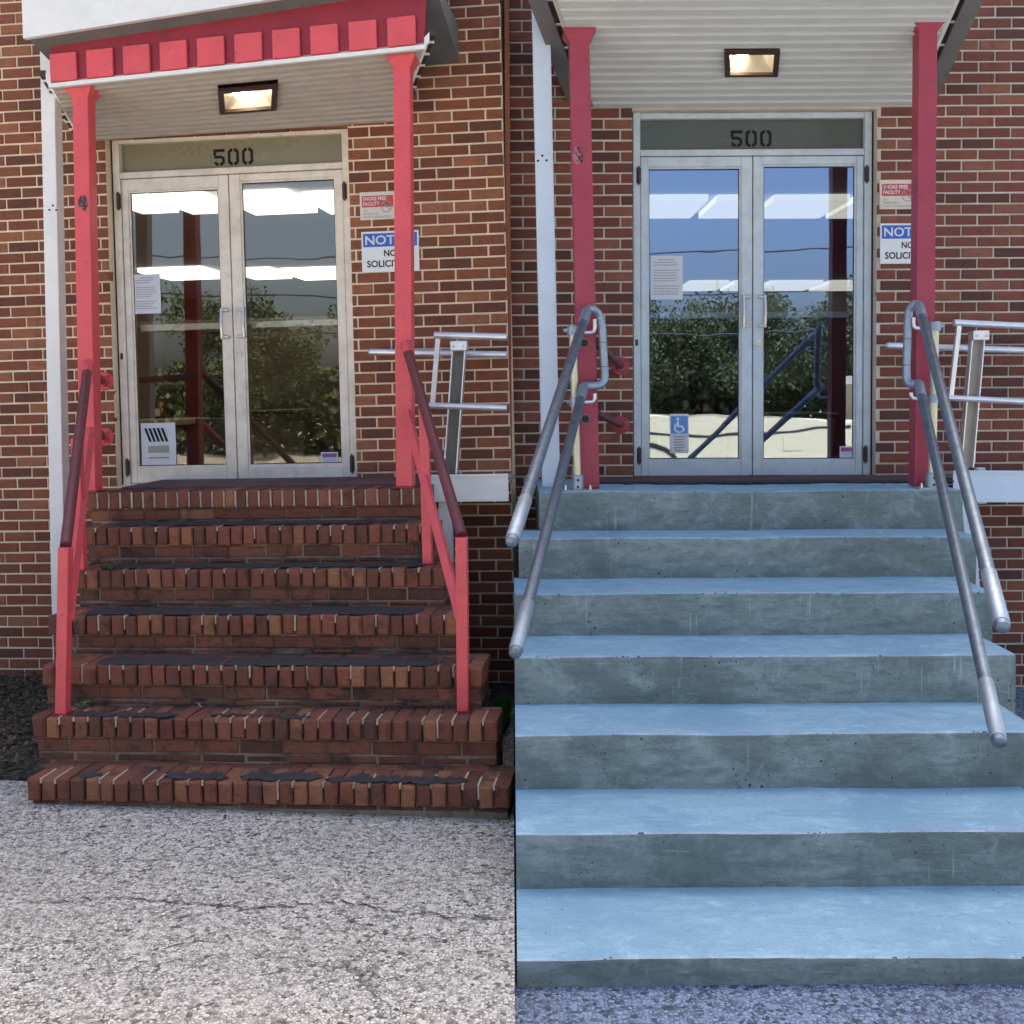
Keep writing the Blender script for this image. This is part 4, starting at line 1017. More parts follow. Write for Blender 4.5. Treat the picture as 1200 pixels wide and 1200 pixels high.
# =================================================================== RIGHT HALF OF THE FACADE
U = UR
DR = dict(y=.07, x0=pxx(742.5, 380, rec), x1=pxx(1021, 380, rec), zb=pz(880, 560, rec), zt=pz(880, 131, rec), jamb=.045,
          zrail=pz(880, 182, rec), zrail_t=pz(880, 174.5, rec), cx500=pxx(882, 161, rec), z500=pz(882, 160.5, rec), h500=19.5 / 188,
          xm=pxx(882.5, 380, rec), gl=(pxx(759, 380, rec), pxx(869, 380, rec)), gr=(pxx(893.5, 380, rec), pxx(1004, 380, rec)),
          gz=((pz(814, 540, rec), pz(814, 195, rec)), (pz(948, 540, rec), pz(948, 192, rec))),
          hx=(pxx(873.5, 380, rec), pxx(891, 380, rec)), hz=(pz(882, 384, rec), pz(882, 346, rec)), lock=(pxx(888.5, 402, rec), pz(888, 402, rec)),
          hinges=(pz(745, 534, rec), pz(745, 206, rec)), zpush=pz(880, 368, rec))
opr = (DR['x0'] - .012, DR['x1'] + .012, DR['zb'], DR['zt'])
LAND_R = pz(880, 575.5, .96)
wallR, nb2, ns2 = brick_wall('darker brown brick wall with grey joints round the doors above the concrete steps', 0.0, 6.0, 5.2, 'brick_right_wall', 'mortar_grey',
           [opr], pxx(1022, 500, 0) + .045, -.012, lambda x, z: (lambda q: 598 < q[0] < 1190 and 20 < q[1] < 740 and not (q[1] > 575 and q[0] < 1110) and not (q[1] < 122 and 690 < q[0] < 1072))(projpx((x, 0, z))))
double_door('r', DR, 'aluminium_right', 'glass_right', 'olive_film_dark', 'pair of glazed aluminium doors marked 500 at the top of the concrete steps')
# return of the brickwork where the two facade planes meet
# ---- concrete staircase
DEPTH_R = [.96]; LEV_R = [LAND_R]
topr = [None, 630, 695, 769, 860, 976, 1124]; botr = [621, 677, 744, 824, 924, 1040, 1157]
for i in range(1, 7):
    lv = P(880, botr[i-1], DEPTH_R[-1]).z; LEV_R.append(lv); DEPTH_R.append(-PZ(880, topr[i], lv).y)
print('RIGHT depths', [round(d, 3) for d in DEPTH_R], 'levels', [round(z, 3) for z in LEV_R])
lpx = [632, 608, None, None, None, None, None]; rpx = [1128, 1144, 1163, 1190, 1222, 1262, 1310]
cs = thing('concrete_staircase', 'new grey concrete staircase of seven plain steps with smooth trowelled treads', 'stairs', (1.5, -1.8, 0))
for i in range(7):
    a = P(lpx[i], botr[i] - 20, DEPTH_R[i]).x if lpx[i] else 0.006
    b = P(rpx[i], botr[i] - 20, DEPTH_R[i]).x
    d = DEPTH_R[i]; z = LEV_R[i]; zb = -.05; y1 = -(DEPTH_R[i-1] - .03) if i else 0.0
    bm = B(); nx = 46; nseg = 6
    # profile (y, z) from the bottom of the riser over the rounded nose to the back of the tread
    rr = .014
    prof = [(-d, zb), (-d, (z + 0) * .0 + (z - .19 if i < 6 else zb + .03))] + [(-d - .001 * math.sin(k), z - .19 + k * .035) for k in range(1, 5)] + [(-d, z - rr), (-d + rr * .3, z - rr * .3), (-d + rr, z)]
    m = 8
    prof += [(-d + rr + (y1 + d - rr) * k / m, z) for k in range(1, m + 1)]
    rows = []
    for q in range(nx + 1):
        x = a + (b - a) * q / nx; row = []
        for j, (yy, zz) in enumerate(prof):
            nv = noise.noise(Vector((x * 2.2, yy * 1.5, zz * 3 + i * 7))); n2 = noise.noise(Vector((x * 13, i * 3.1 + j * .35, zz * 8)))
            dy = nv * .007 + n2 * .0022; dz = nv * .004 + n2 * .0012 + .004 * noise.noise(Vector((x * 1.1, i * 5.3, 0)))
            if j == len(prof) - 1: dy = 0
            row.append(bm.verts.new((x, yy + dy, zz + (dz if zz > z - .05 else 0))))
        rows.append(row)
    for q in range(nx):
        for j in range(len(prof) - 1):
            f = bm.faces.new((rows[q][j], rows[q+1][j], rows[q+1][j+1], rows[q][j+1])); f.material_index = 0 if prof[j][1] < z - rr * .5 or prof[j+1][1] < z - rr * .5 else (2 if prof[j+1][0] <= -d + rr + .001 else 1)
    # closed ends, back and bottom
    for row in (rows[0], rows[-1]):
        c = bm.verts.new((row[0].co.x, y1, zb)); bm.faces.new(row + [c])
    obj('step', bm, ['concrete_riser_shade', 'concrete_tread_sky', 'concrete_nose'], cs, smooth=True)
thr = B(); box(thr, DR['x0'] - .30, DR['x1'] + .30, -.42, .16, LAND_R - .02, LAND_R + .012, .006); obj('landing_slab', thr, 'threshold_paint', cs)
bm = B(); rd = random.Random(5); xa, xb = DR['x0'] - .32, DR['x1'] + .33; n = 60; lo = []; hi = []
for k in range(n + 1):
    x = xa + (xb - xa) * k / n; lo.append(bm.verts.new((x, -.47 + rd.uniform(-.05, .03), LAND_R + .009))); hi.append(bm.verts.new((x, -.40, LAND_R + .016)))
for k in range(n): bm.faces.new((lo[k], lo[k+1], hi[k+1], hi[k]))
r = bmesh.ops.extrude_face_region(bm, geom=bm.faces[:]); bmesh.ops.translate(bm, verts=[e for e in r['geom'] if isinstance(e, bmesh.types.BMVert)], vec=(0, 0, -.006))
obj('felt_remnant', bm, 'felt_strip', cs)

# ---- posts
dpr = .74
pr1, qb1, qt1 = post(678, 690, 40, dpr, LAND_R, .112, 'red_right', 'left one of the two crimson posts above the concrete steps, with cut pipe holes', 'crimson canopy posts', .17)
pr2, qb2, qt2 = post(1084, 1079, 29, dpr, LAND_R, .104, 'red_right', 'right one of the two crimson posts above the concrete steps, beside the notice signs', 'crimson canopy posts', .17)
torn_sticker(676.5, 182, dpr + .058, pr1, 1.15, 'sticker_pink', 'bronze', 8)
for px, py in ((684.5, 402), (686, 491)):
    c = P(px, py, dpr + .056); bm = B(); pts = [(c.x + .024*math.cos(2*math.pi*k/18), c.z + .024*math.sin(2*math.pi*k/18)) for k in range(18)]
    tube(bm, [c + Vector((0, .004, 0)), c + Vector((0, -.007, 0))], [.027, .025], 18, cap=False); tube(bm, [c + Vector((0, -.007, 0)), c + Vector((0, .003, 0))], [.025, .021], 18, cap=False)
    obj('cut_pipe_collar', bm, 'sign_ivory', pr1, smooth=True)
    bm = B(); disc(bm, (c.x, c.z), .0215, c.y - .003, c.y - .0005); obj('pipe_hole', bm, 'black_rubber', pr1)
wr, wb2, wt2 = post(632.5, 645.5, -40, .52, 0.0, .104, 'white_paint_sky_tint', 'white square post with painted-in sky tint at the left end of the concrete steps', None, 0)
bm = B()
for dx, dy in ((-5, 2.5), (5, 2), (0, -3.5)):
    c = P(635.5 + dx, 186 + dy, .573); tube(bm, [c, c + Vector((0, -.003, 0))], .007, 8)
obj('bolt_hole', bm, 'ink', wr)
for py, pz_ in ((429, 405), (498, 488)):
    wall_stub(727, py, (P(697, pz_ - 5, dpr).x, -dpr + .03, pz(697, pz_ - 5, dpr)), ('red_right', 'rail_worn'), ('upper' if py < 450 else 'lower') + ' crimson pipe stub with round flange left of the new doors', 'crimson pipe stubs on the wall')

# ---- galvanised handrails of the concrete steps
SLOPE = (LEV_R[1] - LEV_R[5]) / (DEPTH_R[5] - DEPTH_R[1])
def on_slope(px, py, z0, d0, slope):
    lo, hi = d0, 5.5
    f = lambda d: P(px, py, d).z - (z0 - slope * (d - d0))
    for _ in range(60):
        m = (lo + hi) / 2
        if f(lo) * f(m) <= 0: hi = m
        else: lo = m
    return P(px, py, (lo + hi) / 2)
def handrail_right(o, label):
    d0 = dpr + .15; r = .0245; gm, fm = 'galvanised', 'galvanised_fitting'
    vp = o['vpost']; dv = d0 - .01; base = P(vp[2], vp[3], dv); base.z = LAND_R; top = P(vp[0], vp[1], dv)
    t = thing('handrail', label, 'handrail', base)
    bm = B(); tube(bm, [base, top], .0215, 16); obj('upright_post', bm, 'brass_zinc', t, smooth=True)
    bm = B(); tube(bm, [top + Vector((0, 0, -.045)), top + Vector((0, 0, .0)), top + Vector((0, 0, .006))], [.031, .031, .026], 16)
    tube(bm, [top + Vector((-o['s'] * .02, 0, -.02)), top + Vector((-o['s'] * .05, 0, -.02))], [.014, .011], 10); obj('top_collar', bm, fm, t, smooth=True)
    bm = B(); tube(bm, [base, base + Vector((0, 0, .085)), base + Vector((0, 0, .09))], [.034, .034, .030], 16); obj('base_socket', bm, fm, t, smooth=True)
    bm = B(); box(bm, base.x - .085, base.x + .085, base.y - .05, base.y + .05, LAND_R, LAND_R + .010, .002); bp = obj('base_plate', bm, fm, t)
    for s in (-1, 1):
        bm = B(); c = base + Vector((s * .068, -.03, .01)); tube(bm, [c, c + Vector((0, 0, .010))], .010, 6); tube(bm, [c, c + Vector((0, 0, .024))], .005, 8); obj('anchor_bolt', bm, 'steel', bp)
    for zz in (.025, .062):
        bm = B(); c = base + Vector((0, -.033, zz)); tube(bm, [c, c + Vector((0, -.004, 0))], .008, 8); obj('set_screw', bm, 'bronze', t)
    zc = P(vp[0], o['collar2'], dv).z
    bm = B(); c = Vector((base.x + (top.x - base.x) * .6, base.y, zc)); tube(bm, [c + Vector((0, 0, -.024)), c + Vector((0, 0, .024))], .030, 16); tube(bm, [c + Vector((-o['s'] * .02, 0, 0)), c + Vector((-o['s'] * .045, 0, 0))], [.013, .010], 8); obj('lower_collar', bm, fm, t, smooth=True)
    ends = {}
    for nm, (ax, ay), (bx, by) in (('top_rail', *o['top']), ('lower_rail', *o['low'])):
        a = P(ax, ay, d0); b = on_slope(bx, by, a.z, d0, SLOPE); ends[nm] = a
        ax_ = (b - a).normalized()
        bm = B(); tube(bm, [a, b], r, 18); obj(nm, bm, gm, t, smooth=True)
        bm = B(); tube(bm, [a - ax_ * .0, a + ax_ * .17, a + ax_ * .175], [.0268, .0268, .0252], 18); obj('rail_sleeve', bm, fm, t, smooth=True)
        if o['cap']:
            L = (b - a).length; bm = B(); tube(bm, [b - ax_ * .30, b - ax_ * .295, b - ax_ * .002, b], [.0250, .0272, .0272, .0265], 18); obj('end_sleeve', bm, fm, t, smooth=True)
            bm = B(); q = b + ax_ * .001; tube(bm, [q, q + ax_ * .02, q + ax_ * .028], [.0255, .023, .012], 18); obj('end_cap', bm, 'galvanised', t, smooth=True)
    A, C = ends['top_rail'], ends['lower_rail']; lx, lt, lb = o['loop']
    T1 = P(lx[0], lt, d0 - .06); T2 = P(lx[1], lb, d0 - .06)
    bm = B(); pts = [A + Vector((0, .0, 0)), *arc(A + Vector((0, .015, .012)), A.lerp(Vector((T1.x, T1.y, A.z + .01)), .5) + Vector((0, 0, .022)), Vector((T1.x * .8 + A.x * .2, T1.y, A.z * .6 + T1.z * .4 + .012)), 5)[1:], *arc(Vector((T1.x * .8 + A.x * .2, T1.y, A.z * .6 + T1.z * .4 + .012)), Vector((T1.x, T1.y, T1.z + .01)), T1 - Vector((0, 0, .05)), 5)[1:]]
    tube(bm, pts, .0235, 16); obj('upper_elbow', bm, fm, t, smooth=True)
    bm = B(); tube(bm, [T1 - Vector((0, 0, .045)), T2 + Vector((0, 0, .045))], .0225, 16); obj('loop_pipe', bm, 'galvanised_fitting', t, smooth=True)
    for u in (.22, .80):
        p = (T1 - Vector((0, 0, .045))).lerp(T2 + Vector((0, 0, .045)), u); bm = B(); tube(bm, [p - Vector((0, 0, .003)), p + Vector((0, 0, .003))], .0238, 16); obj('pipe_joint', bm, gm, t, smooth=True)
    bm = B(); tube(bm, [*arc(T2 + Vector((0, 0, .05)), T2 + Vector((0, 0, -.01)), T2.lerp(C, .45) + Vector((0, 0, -.006)), 5), C + Vector((0, .01, .004)), C], .0235, 16); obj('lower_elbow', bm, fm, t, smooth=True)
    for (jx, jy), tz, nm in ((o['j1'], top.z - .03, 'rail_bracket'), (o['j2'], zc, 'rail_bracket')):
        p = P(jx, jy, d0 - .03); q = Vector((base.x + o['s'] * .02, base.y, tz))
        q.y = -(d0 - .035); p.y = q.y; k = Vector((p.x, q.y, q.z))
        bm = B(); tube(bm, [q, q.lerp(k, .7), *arc(q.lerp(k, .7), k, k + Vector((0, 0, .028)), 4)[1:], p], .0105, 10); obj(nm, bm, 'aluminium_pipe', t, smooth=True)
    return t
handrail_right(dict(s=1, vpost=(671, 383, 677, 572), collar2=471, top=((687.5, 365), (600.5, 632)), low=((684, 453), (604.5, 762)), cap=True, loop=((706, 709), 381, 449), j1=(697, 374), j2=(697, 461)),
               'galvanised double pipe handrail at the left of the concrete steps')
handrail_right(dict(s=-1, vpost=(1096, 378, 1092, 568), collar2=467, top=((1077.5, 359), (1174, 731)), low=((1077, 450), (1170, 866)), cap=True, loop=((1063.5, 1062), 376, 448), j1=(1071, 372), j2=(1068, 460)),
               'galvanised double pipe handrail at the right of the concrete steps')

# ---- canopy over the new doors
bl = P(697, 127, 0.0); br = P(1066, 124, 0.0); bl.y = br.y = -.004
dfr = dpr + .14
zfr = (qt1[1] + qt2[1]) / 2 + .012
fl_ = Vector((bl.x - .16, -dfr, zfr + .015)); fr_ = Vector((br.x + .16, -dfr, zfr + .015))
fl2, fr2 = P(660, 20, dfr), P(1112, 18, dfr); fl_.x, fr_.x = fl2.x, fr2.x
kx = (dpr + .52) / dfr; fl_, fr_ = bl.lerp(fl_, kx), br.lerp(fr_, kx)
def fit_hole(at_, corners):
    # search u, v on the soffit for photo corners
    us, vs_ = [], []
    for px, py in corners:
        best = min(((abs(projpx(at_(u / 100, v / 60))[0] - px) + abs(projpx(at_(u / 100, v / 60))[1] - py), u / 100, v / 60) for u in range(0, 101) for v in range(0, 61)))
        us.append(best[1]); vs_.append(best[2])
    return us, vs_
_at = lambda u, v: (bl.lerp(br, u)).lerp(fl_.lerp(fr_, u), v)
us, vs_ = fit_hole(_at, ((850, 88), (912, 86), (914, 56), (845, 58)))
hR = ((us[0] + us[3]) / 2, (us[1] + us[2]) / 2, (vs_[0] + vs_[1]) / 2, (vs_[2] + vs_[3]) / 2)
print('hole', hR)
canr, atr = canopy('entrance_canopy', 'pale ribbed metal soffit canopy over the doors of the concrete steps', (bl, br), (fl_, fr_), 0, 17, hR, 'soffit_right', 'white_paint_sky_tint')
recessed_light(hole_q(atr, hR), 0, 'lit brown framed ceiling light in the ribbed soffit over the concrete steps', 0)
for sg, b0, f0 in ((-1, bl, fl_), (1, br, fr_)):
    b0 = b0 + Vector((sg*.001, 0, 0)); f0 = f0 + Vector((sg*.001, 0, 0))
    bm = B(); b1 = b0 + Vector((sg * .035, 0, .03)); f1 = f0 + Vector((sg * .035, 0, .03))
    hexa(bm, [b0, b1, f1, f0, b0 + Vector((0, 0, .05)), b1 + Vector((0, 0, .05)), f1 + Vector((0, 0, .05)), f0 + Vector((0, 0, .05))]); obj('side_trim', bm, 'soffit_right', canr)
    bm = B(); b2 = b1 + Vector((sg * .035, 0, 0)); f2 = f1 + Vector((sg * .035, 0, 0)); u_ = Vector((0, 0, .03)); 
    hexa(bm, [b1 + u_, b2 + u_, f2 + u_, f1 + u_, b1 + u_*2, b2 + u_*2, f2 + u_*2, f1 + u_*2]); obj('side_gutter', bm, 'bronze', canr)
    for k in range(6):
        p = b1.lerp(f1, (k + .5) / 6) + Vector((sg * .0175, 0, .024)); bm = B(); box(bm, p.x - .022, p.x + .022, p.y - .014, p.y + .014, p.z - .004, p.z + .003); obj('gutter_clip', bm, 'soffit_right', canr)
    bm = B(); b3 = b2 + Vector((sg * .10, 0, .012)); f3 = f2 + Vector((sg * .10, 0, .012)); v_ = Vector((sg*.001, 0, .01))
    hexa(bm, [b2 + v_, b3, f3, f2 + v_, b2 + v_ + u_, b3 + u_, f3 + u_, f2 + v_ + u_]); obj('roof_underside', bm, 'grey_trim', canr)
    b3.z += .035; f3.z += .035
bm = B(); z0 = fl_.z
hexa(bm, [fl_ + Vector((-.03, -.002, -.0)), fr_ + Vector((.03, -.002, -.0)), fr_ + Vector((.03, -.04, -.0)), fl_ + Vector((-.03, -.04, -.0)), fl_ + Vector((-.03, -.002, .3)), fr_ + Vector((.03, -.002, .3)), fr_ + Vector((.03, -.04, .3)), fl_ + Vector((-.03, -.04, .3))]); obj('fascia_board', bm, 'red_right', canr)
bm = B(); hexa(bm, [bl + Vector((-.2, 0, .1)), br + Vector((.2, 0, .1)), fr_ + Vector((.18, 0, .1)), fl_ + Vector((-.18, 0, .1)), bl + Vector((-.2, 0, .4)), br + Vector((.2, 0, .4)), fr_ + Vector((.18, 0, .3)), fl_ + Vector((-.18, 0, .3))]); obj('roof_sheet', bm, 'grey_trim', canr)

sg1 = (pxx(1031, 230, .01), pxx(1074, 230, .01), pz(1050, 245, .01), pz(1050, 210.5, .01)); sg2 = (pxx(1031.5, 285, .01), pxx(1096, 285, .01), pz(1060, 309, .01), pz(1060, 261.5, .01))
wall_signs(-.002, sg1, sg2, 'partly behind the crimson post of the concrete steps', None)
yg = DR['y'] + .012 + .018
paper_on_glass('pale blue paper notice at the upper left of the new left door pane', gp(762.5, 300), gp(800, 351), yg, 'text')
paper_on_glass('paper notice with blue wheelchair symbol low on the new left door', gp(785, 485), gp(807, 531), yg, 'access')
paper_on_glass('small white and purple sticker in the bottom right corner of the new right door', gp(984, 523), gp(1002, 537.5), yg, 'sticker')
ramp(dict(d=.34, top=(1118, 378, 1300, 387), low=(1111, 466, 1300, 476), vert=(1123.5, 382, 1114, 465), post=(1148, 388, 1134, 548), deck=(1118, 1180, 551, 588), slope=.01,
          legs=[(1131, 576, 1136, 640, .36, True, .07), (1148, 548, 1150, 590, .30, False, .05)], wl='right of the crimson post'),
     'silver and white metal ramp with tan railing post at the right of the concrete steps', 1300, ('white_paint_sky_tint', 'aluminium_pipe', 'channel_tan'), (1040, 405, 1300, 414))

# =================================================================== INTERIOR behind the doors (one lobby behind each pair)
def lobby(D, side, q):
    w = 'brick' if side == 'l' else 'concrete'
    t = thing('lobby_room', 'dim office lobby seen through the glazed doors above the ' + w + ' steps', 'room', ((D['x0'] + D['x1']) / 2, 3, LAND_L))
    fl, ce = LAND_L, EYE + 1.46; yb = 9.0
    if side == 'l': xl, xr = -4.2, xr_end - .05
    else: xl, xr = .12, 5.6
    bm = B(); box(bm, xl, xr, .26, yb, fl - .05, fl); obj('floor', bm, 'room_floor', t)
    bm = B(); box(bm, xl - .1, xr + (.02 if side == 'l' else .1), .26, yb, ce, ce + .05); obj('ceiling', bm, 'ceiling_tile', t)
    for n_, g_ in (('side_wall', (xl - .06, xl, .26, yb)), ('side_wall', (xr, xr + .03, .26, yb)), ('back_wall', (xl, xr, yb, yb + .05))):
        bm = B(); box(bm, *g_, fl - .05, ce + .0005); obj(n_, bm, 'room_grey', t)
    for (pa, pb, pt, pb2) in q['lights']:
        c = [PZ(pa, pt, ce - .05), PZ(pb, pt, ce - .05), PZ(pb, pb2, ce - .05), PZ(pa, pb2, ce - .05)]
        x0_, x1_ = (c[0].x + c[3].x) / 2, (c[1].x + c[2].x) / 2
        bm = B(); box(bm, x0_, x1_, c[2].y, c[0].y, ce - .05, ce - .001, .004); obj('light_diffuser', bm, 'tube_light' if side == 'l' else 'tube_light_dim', t)
    dp = 2.4; X = lambda px: P(px, 450, -dp).x; zt_ = P(D['pxm'], q['prow'], -dp).z
    for a, b in q['part']:
        bm = B(); box(bm, X(a), min(X(b), xr - .01), dp, dp + .08, fl, zt_); obj('partition', bm, 'beige_wall', t)
    bm = B(); box(bm, X(q['dark'][0]), X(q['dark'][1]), dp + .09, dp + .12, fl, zt_ - .002); obj('doorway_shade_panel', bm, 'doorway_shade', t)  # near-black panel, darkness of the unlit opening put into its colour
    bm = B(); box(bm, X(q['part'][0][0]), min(X(q['part'][-1][1]), xr - .01), dp - .03, dp + .11, zt_ + .001, zt_ + .05); obj('partition_rail', bm, 'room_grey', t)
    X2 = lambda px, d: P(px, 500, -d).x; Z2 = lambda py, d: P(D['pxm'], py, -d).z
    k = q['ctr']; x0, x1, zt2 = X2(k[0], 1.5), X2(k[1], 1.5), Z2(k[2], 1.5)
    c = thing('reception_counter', 'cream reception counter with grey top behind the doors of the ' + w + ' steps', 'counter', (x0, 1.6, fl))
    bm = B(); box(bm, x0, x1, 1.5, 1.9, fl, zt2 - .05, .01); obj('counter_body', bm, 'counter_cream' if side == 'r' else 'slate_panel', c)
    bm = B(); box(bm, x0 - .04, x1 + .04, 1.44, 1.94, zt2 - .0499, zt2, .008); obj('counter_top', bm, 'counter_cream', c)
    k = q['slate']; bm = B(); box(bm, X2(k[0], 1.62), X2(k[1], 1.62), 1.62, 1.66, fl, Z2(k[2], 1.62), .01); obj('screen_panel', bm, 'slate_panel', c)
    k = q['ext']; p = Vector((X2(k, 1.7), 1.7, zt2))
    e = thing('fire_extinguisher', 'dark red fire extinguisher standing on the counter behind the ' + w + ' steps doors', 'extinguisher', p)
    bm = B(); tube(bm, [p, p + Vector((0, 0, .11)), p + Vector((0, 0, .13)), p + Vector((0, 0, .14))], [.045, .045, .03, .015], 16); obj('cylinder_body', bm, 'extinguisher_red', e, smooth=True)
    bm = B(); tube(bm, [p + Vector((0, 0, .14)), p + Vector((0, 0, .165))], .012, 8); box(bm, p.x - .01, p.x + .05, p.y - .01, p.y + .01, p.z + .16, p.z + .17); obj('valve', bm, 'black_rubber', e)
    bm = B(); box(bm, p.x - .02, p.x + .02, p.y - .049, p.y - .0455, p.z + .02, p.z + .08); obj('paper_label', bm, 'sign_ivory', e)
    k = q['desk']; a, b, zt3 = X2(k[0], 1.75), X2(k[1], 1.75), Z2(k[2], 1.75); W = b - a
    d = thing('lobby_desk', 'low cream desk inside behind the right door of the ' + w + ' steps', 'desk', (a, 2.0, fl))
    bm = B(); poly(bm, [(a, fl), (b - .02, fl), (b, zt3 - .045), (a + W*.5, zt3 - .03), (a + W*.2, zt3 - .022), (a, zt3 - .022)], 1.78, 2.2); obj('desk_body', bm, 'desk_tan' if side == 'l' else 'counter_cream', d)
    bm = B(); box(bm, a - .02, b + .02, 1.74, 2.24, zt3 - .02, zt3, .006); obj('desk_top', bm, 'desk_tan' if side == 'l' else 'counter_cream', d)
U = UL; DL['pxm'] = 275
lobby(DL, 'l', dict(lights=[(140, 190, 232, 250), (200, 258, 232, 250), (275, 358, 232, 250), (370, 420, 232, 250), (176, 258, 319, 327), (282, 332, 319, 327), (340, 410, 319, 327)],
      part=[(90, 188), (264, 440)], prow=381, dark=(186, 266), ctr=(152, 216, 489), slate=(216, 264, 489), ext=188, desk=(281, 356, 481)))
U = UR; DR['pxm'] = 882
lobby(DR, 'r', dict(lights=[(752, 819, 236, 256), (829, 877, 236, 256), (893, 977, 236, 256), (985, 1030, 236, 256), (802, 846, 333, 341), (852, 877, 333, 341), (893, 952, 333, 341), (960, 1010, 333, 341)],
      part=[(730, 800), (884, 1040)], prow=372, dark=(798, 886), ctr=(768, 850, 486), slate=(850, 872, 486), ext=826, desk=(900, 980, 484)))
# building shell behind the facade
U = UG
bs = thing('building_shell', 'flat roof and end walls of the brick building behind the facade', 'building', (0, 12, 0))
bm = B(); box(bm, -6.6, 6.2, 7.55, 18.5, 5.21, 5.35); obj('roof', bm, 'grey_trim', bs)
bm = B(); box(bm, -6.5, -6.3, 7.0, 18.2, 0, 5.2); obj('end_wall', bm, 'brick_left_wall', bs)
bm = B(); box(bm, 5.95, 6.15, 7.45, 18.2, 0, 5.2); obj('end_wall', bm, 'brick_right_wall', bs)
bm = B(); box(bm, -6.29, 5.94, 18.0, 18.2, 0, 5.2); obj('rear_wall', bm, 'brick_right_wall', bs)
bm = B(); box(bm, -.03, -.001, 6.9, 7.30, 0, 5.2); obj('corner_return', bm, 'brick_left_wall', bs)

# =================================================================== ACROSS THE STREET (seen in the door glass)
def tree(x, y, h, r, label, mat, seed, kind='oak', n=5200):
    rd = random.Random(seed); t = thing('pine_tree' if kind == 'pine' else 'oak_tree', label, 'tree', (x, y, 0), 'trees across the street')
    bm = B(); tp = [Vector((x, y, 0)), Vector((x + rd.uniform(-.15, .15), y, h * .3)), Vector((x + rd.uniform(-.3, .3), y, h * .62)), Vector((x + rd.uniform(-.3, .3), y, h * .92))]
    tube(bm, tp, [h*.035, h*.028, h*.018, h*.006], 8)
    tips = []
    for k in range(16 if kind == 'oak' else 22):
        u = rd.uniform(.25, .95); b = tp[1].lerp(tp[3], u); a = rd.uniform(0, 6.28); L = r * rd.uniform(.4, 1.0) * (1 - .6 * max(0, u - .5) if kind == 'oak' else (1.1 - u * .8))
        e = b + Vector((math.cos(a) * L, math.sin(a) * L, L * (rd.uniform(.2, .7) if kind == 'oak' else rd.uniform(-.05, .3)))); tube(bm, [b, b.lerp(e, .5) + Vector((0, 0, .1 * L)), e], [h*.009, h*.006, h*.002], 5); tips += [e, b.lerp(e, .6)]
    obj('trunk', bm, 'bark', t)
    cl = [(p, r * rd.uniform(.22, .42) * (1 if kind == 'oak' else .7)) for p in tips]
    verts, faces = [], []
    for k in range(n):
        c, rr = rd.choice(cl); v = Vector((rd.gauss(0, 1), rd.gauss(0, 1), rd.gauss(0, .7))); v = v.normalized() * rr * (rd.random() ** .4)
        p = c + v; 
        if p.z < h * .12: continue
        s = rd.uniform(.03, .085) * (1 if kind == 'oak' else .8); a = Vector((rd.uniform(-1, 1), rd.uniform(-1, 1), rd.uniform(-1, 1))).normalized(); b = a.cross(Vector((rd.uniform(-1, 1), rd.uniform(-1, 1), rd.uniform(-1, 1)))).normalized()
        i = len(verts); verts += [p - a*s, p + b*s*.6, p + a*s, p - b*s*.6]; faces.append((i, i+1, i+2, i+3))
    me = bpy.data.meshes.new('crown'); me.from_pydata(verts, [], faces); me.materials.append(MATS[mat]); o = bpy.data.objects.new('crown', me); COL.objects.link(o); o.parent = t
    me.transform(Matrix.Translation((-x, -y, 0)))
tl = [(-13.5, -17, 4.3, 2.3, 'broad dark oak far left across the street', 'oak'), (-9.0, -19, 4.3, 2.2, 'rounded oak second from left across the street', 'oak'), (-4.6, -17.5, 4.4, 1.7, 'low pine reflected in the old left door', 'pine'),
      (-1.6, -19.5, 3.7, 1.9, 'low oak between the two pines across the street', 'oak'), (1.6, -16.5, 5.6, 1.9, 'tall pine reflected in the new left door', 'pine'), (3.9, -17.5, 4.0, 2.0, 'dense round oak reflected in the new right door', 'oak'),
      (6.6, -18, 4.3, 2.3, 'bushy oak right of the pine across the street', 'oak'), (10.5, -17, 4.2, 2.2, 'broad oak far right across the street', 'oak'), (14.5, -19, 6.4, 2.8, 'rightmost tall oak across the street', 'oak')]
for i, q in enumerate(tl): tree(q[0], q[1], q[2], q[3], q[4], 'leaf_pine' if q[5] == 'pine' else 'leaf_oak', 40 + i, q[5], 15000)
# hedge mass under the trees
rd = random.Random(77); verts, faces = [], []
for k in range(60000):
    p = Vector((rd.uniform(-22, 22), -21 + rd.gauss(0, .8), 0)); p.z = rd.random() ** .8 * (2.7 + .6 * noise.noise(Vector((p.x * .4, 0, 0))) + .5 * noise.noise(Vector((p.x * 1.7, 3, 0)))); s = rd.uniform(.08, .17)
    a = Vector((rd.uniform(-1, 1), rd.uniform(-1, 1), rd.uniform(-1, 1))).normalized(); b = a.cross(Vector((.3, rd.uniform(-1, 1), 1))).normalized()
    i = len(verts); verts += [p - a*s, p + b*s*.7, p + a*s, p - b*s*.7]; faces.append((i, i+1, i+2, i+3))
me = bpy.data.meshes.new('hedge'); me.from_pydata(verts, [], faces); me.materials.append(MATS['leaf_oak']); o = bpy.data.objects.new('hedge', me); COL.objects.link(o); tag(o, kind='stuff')
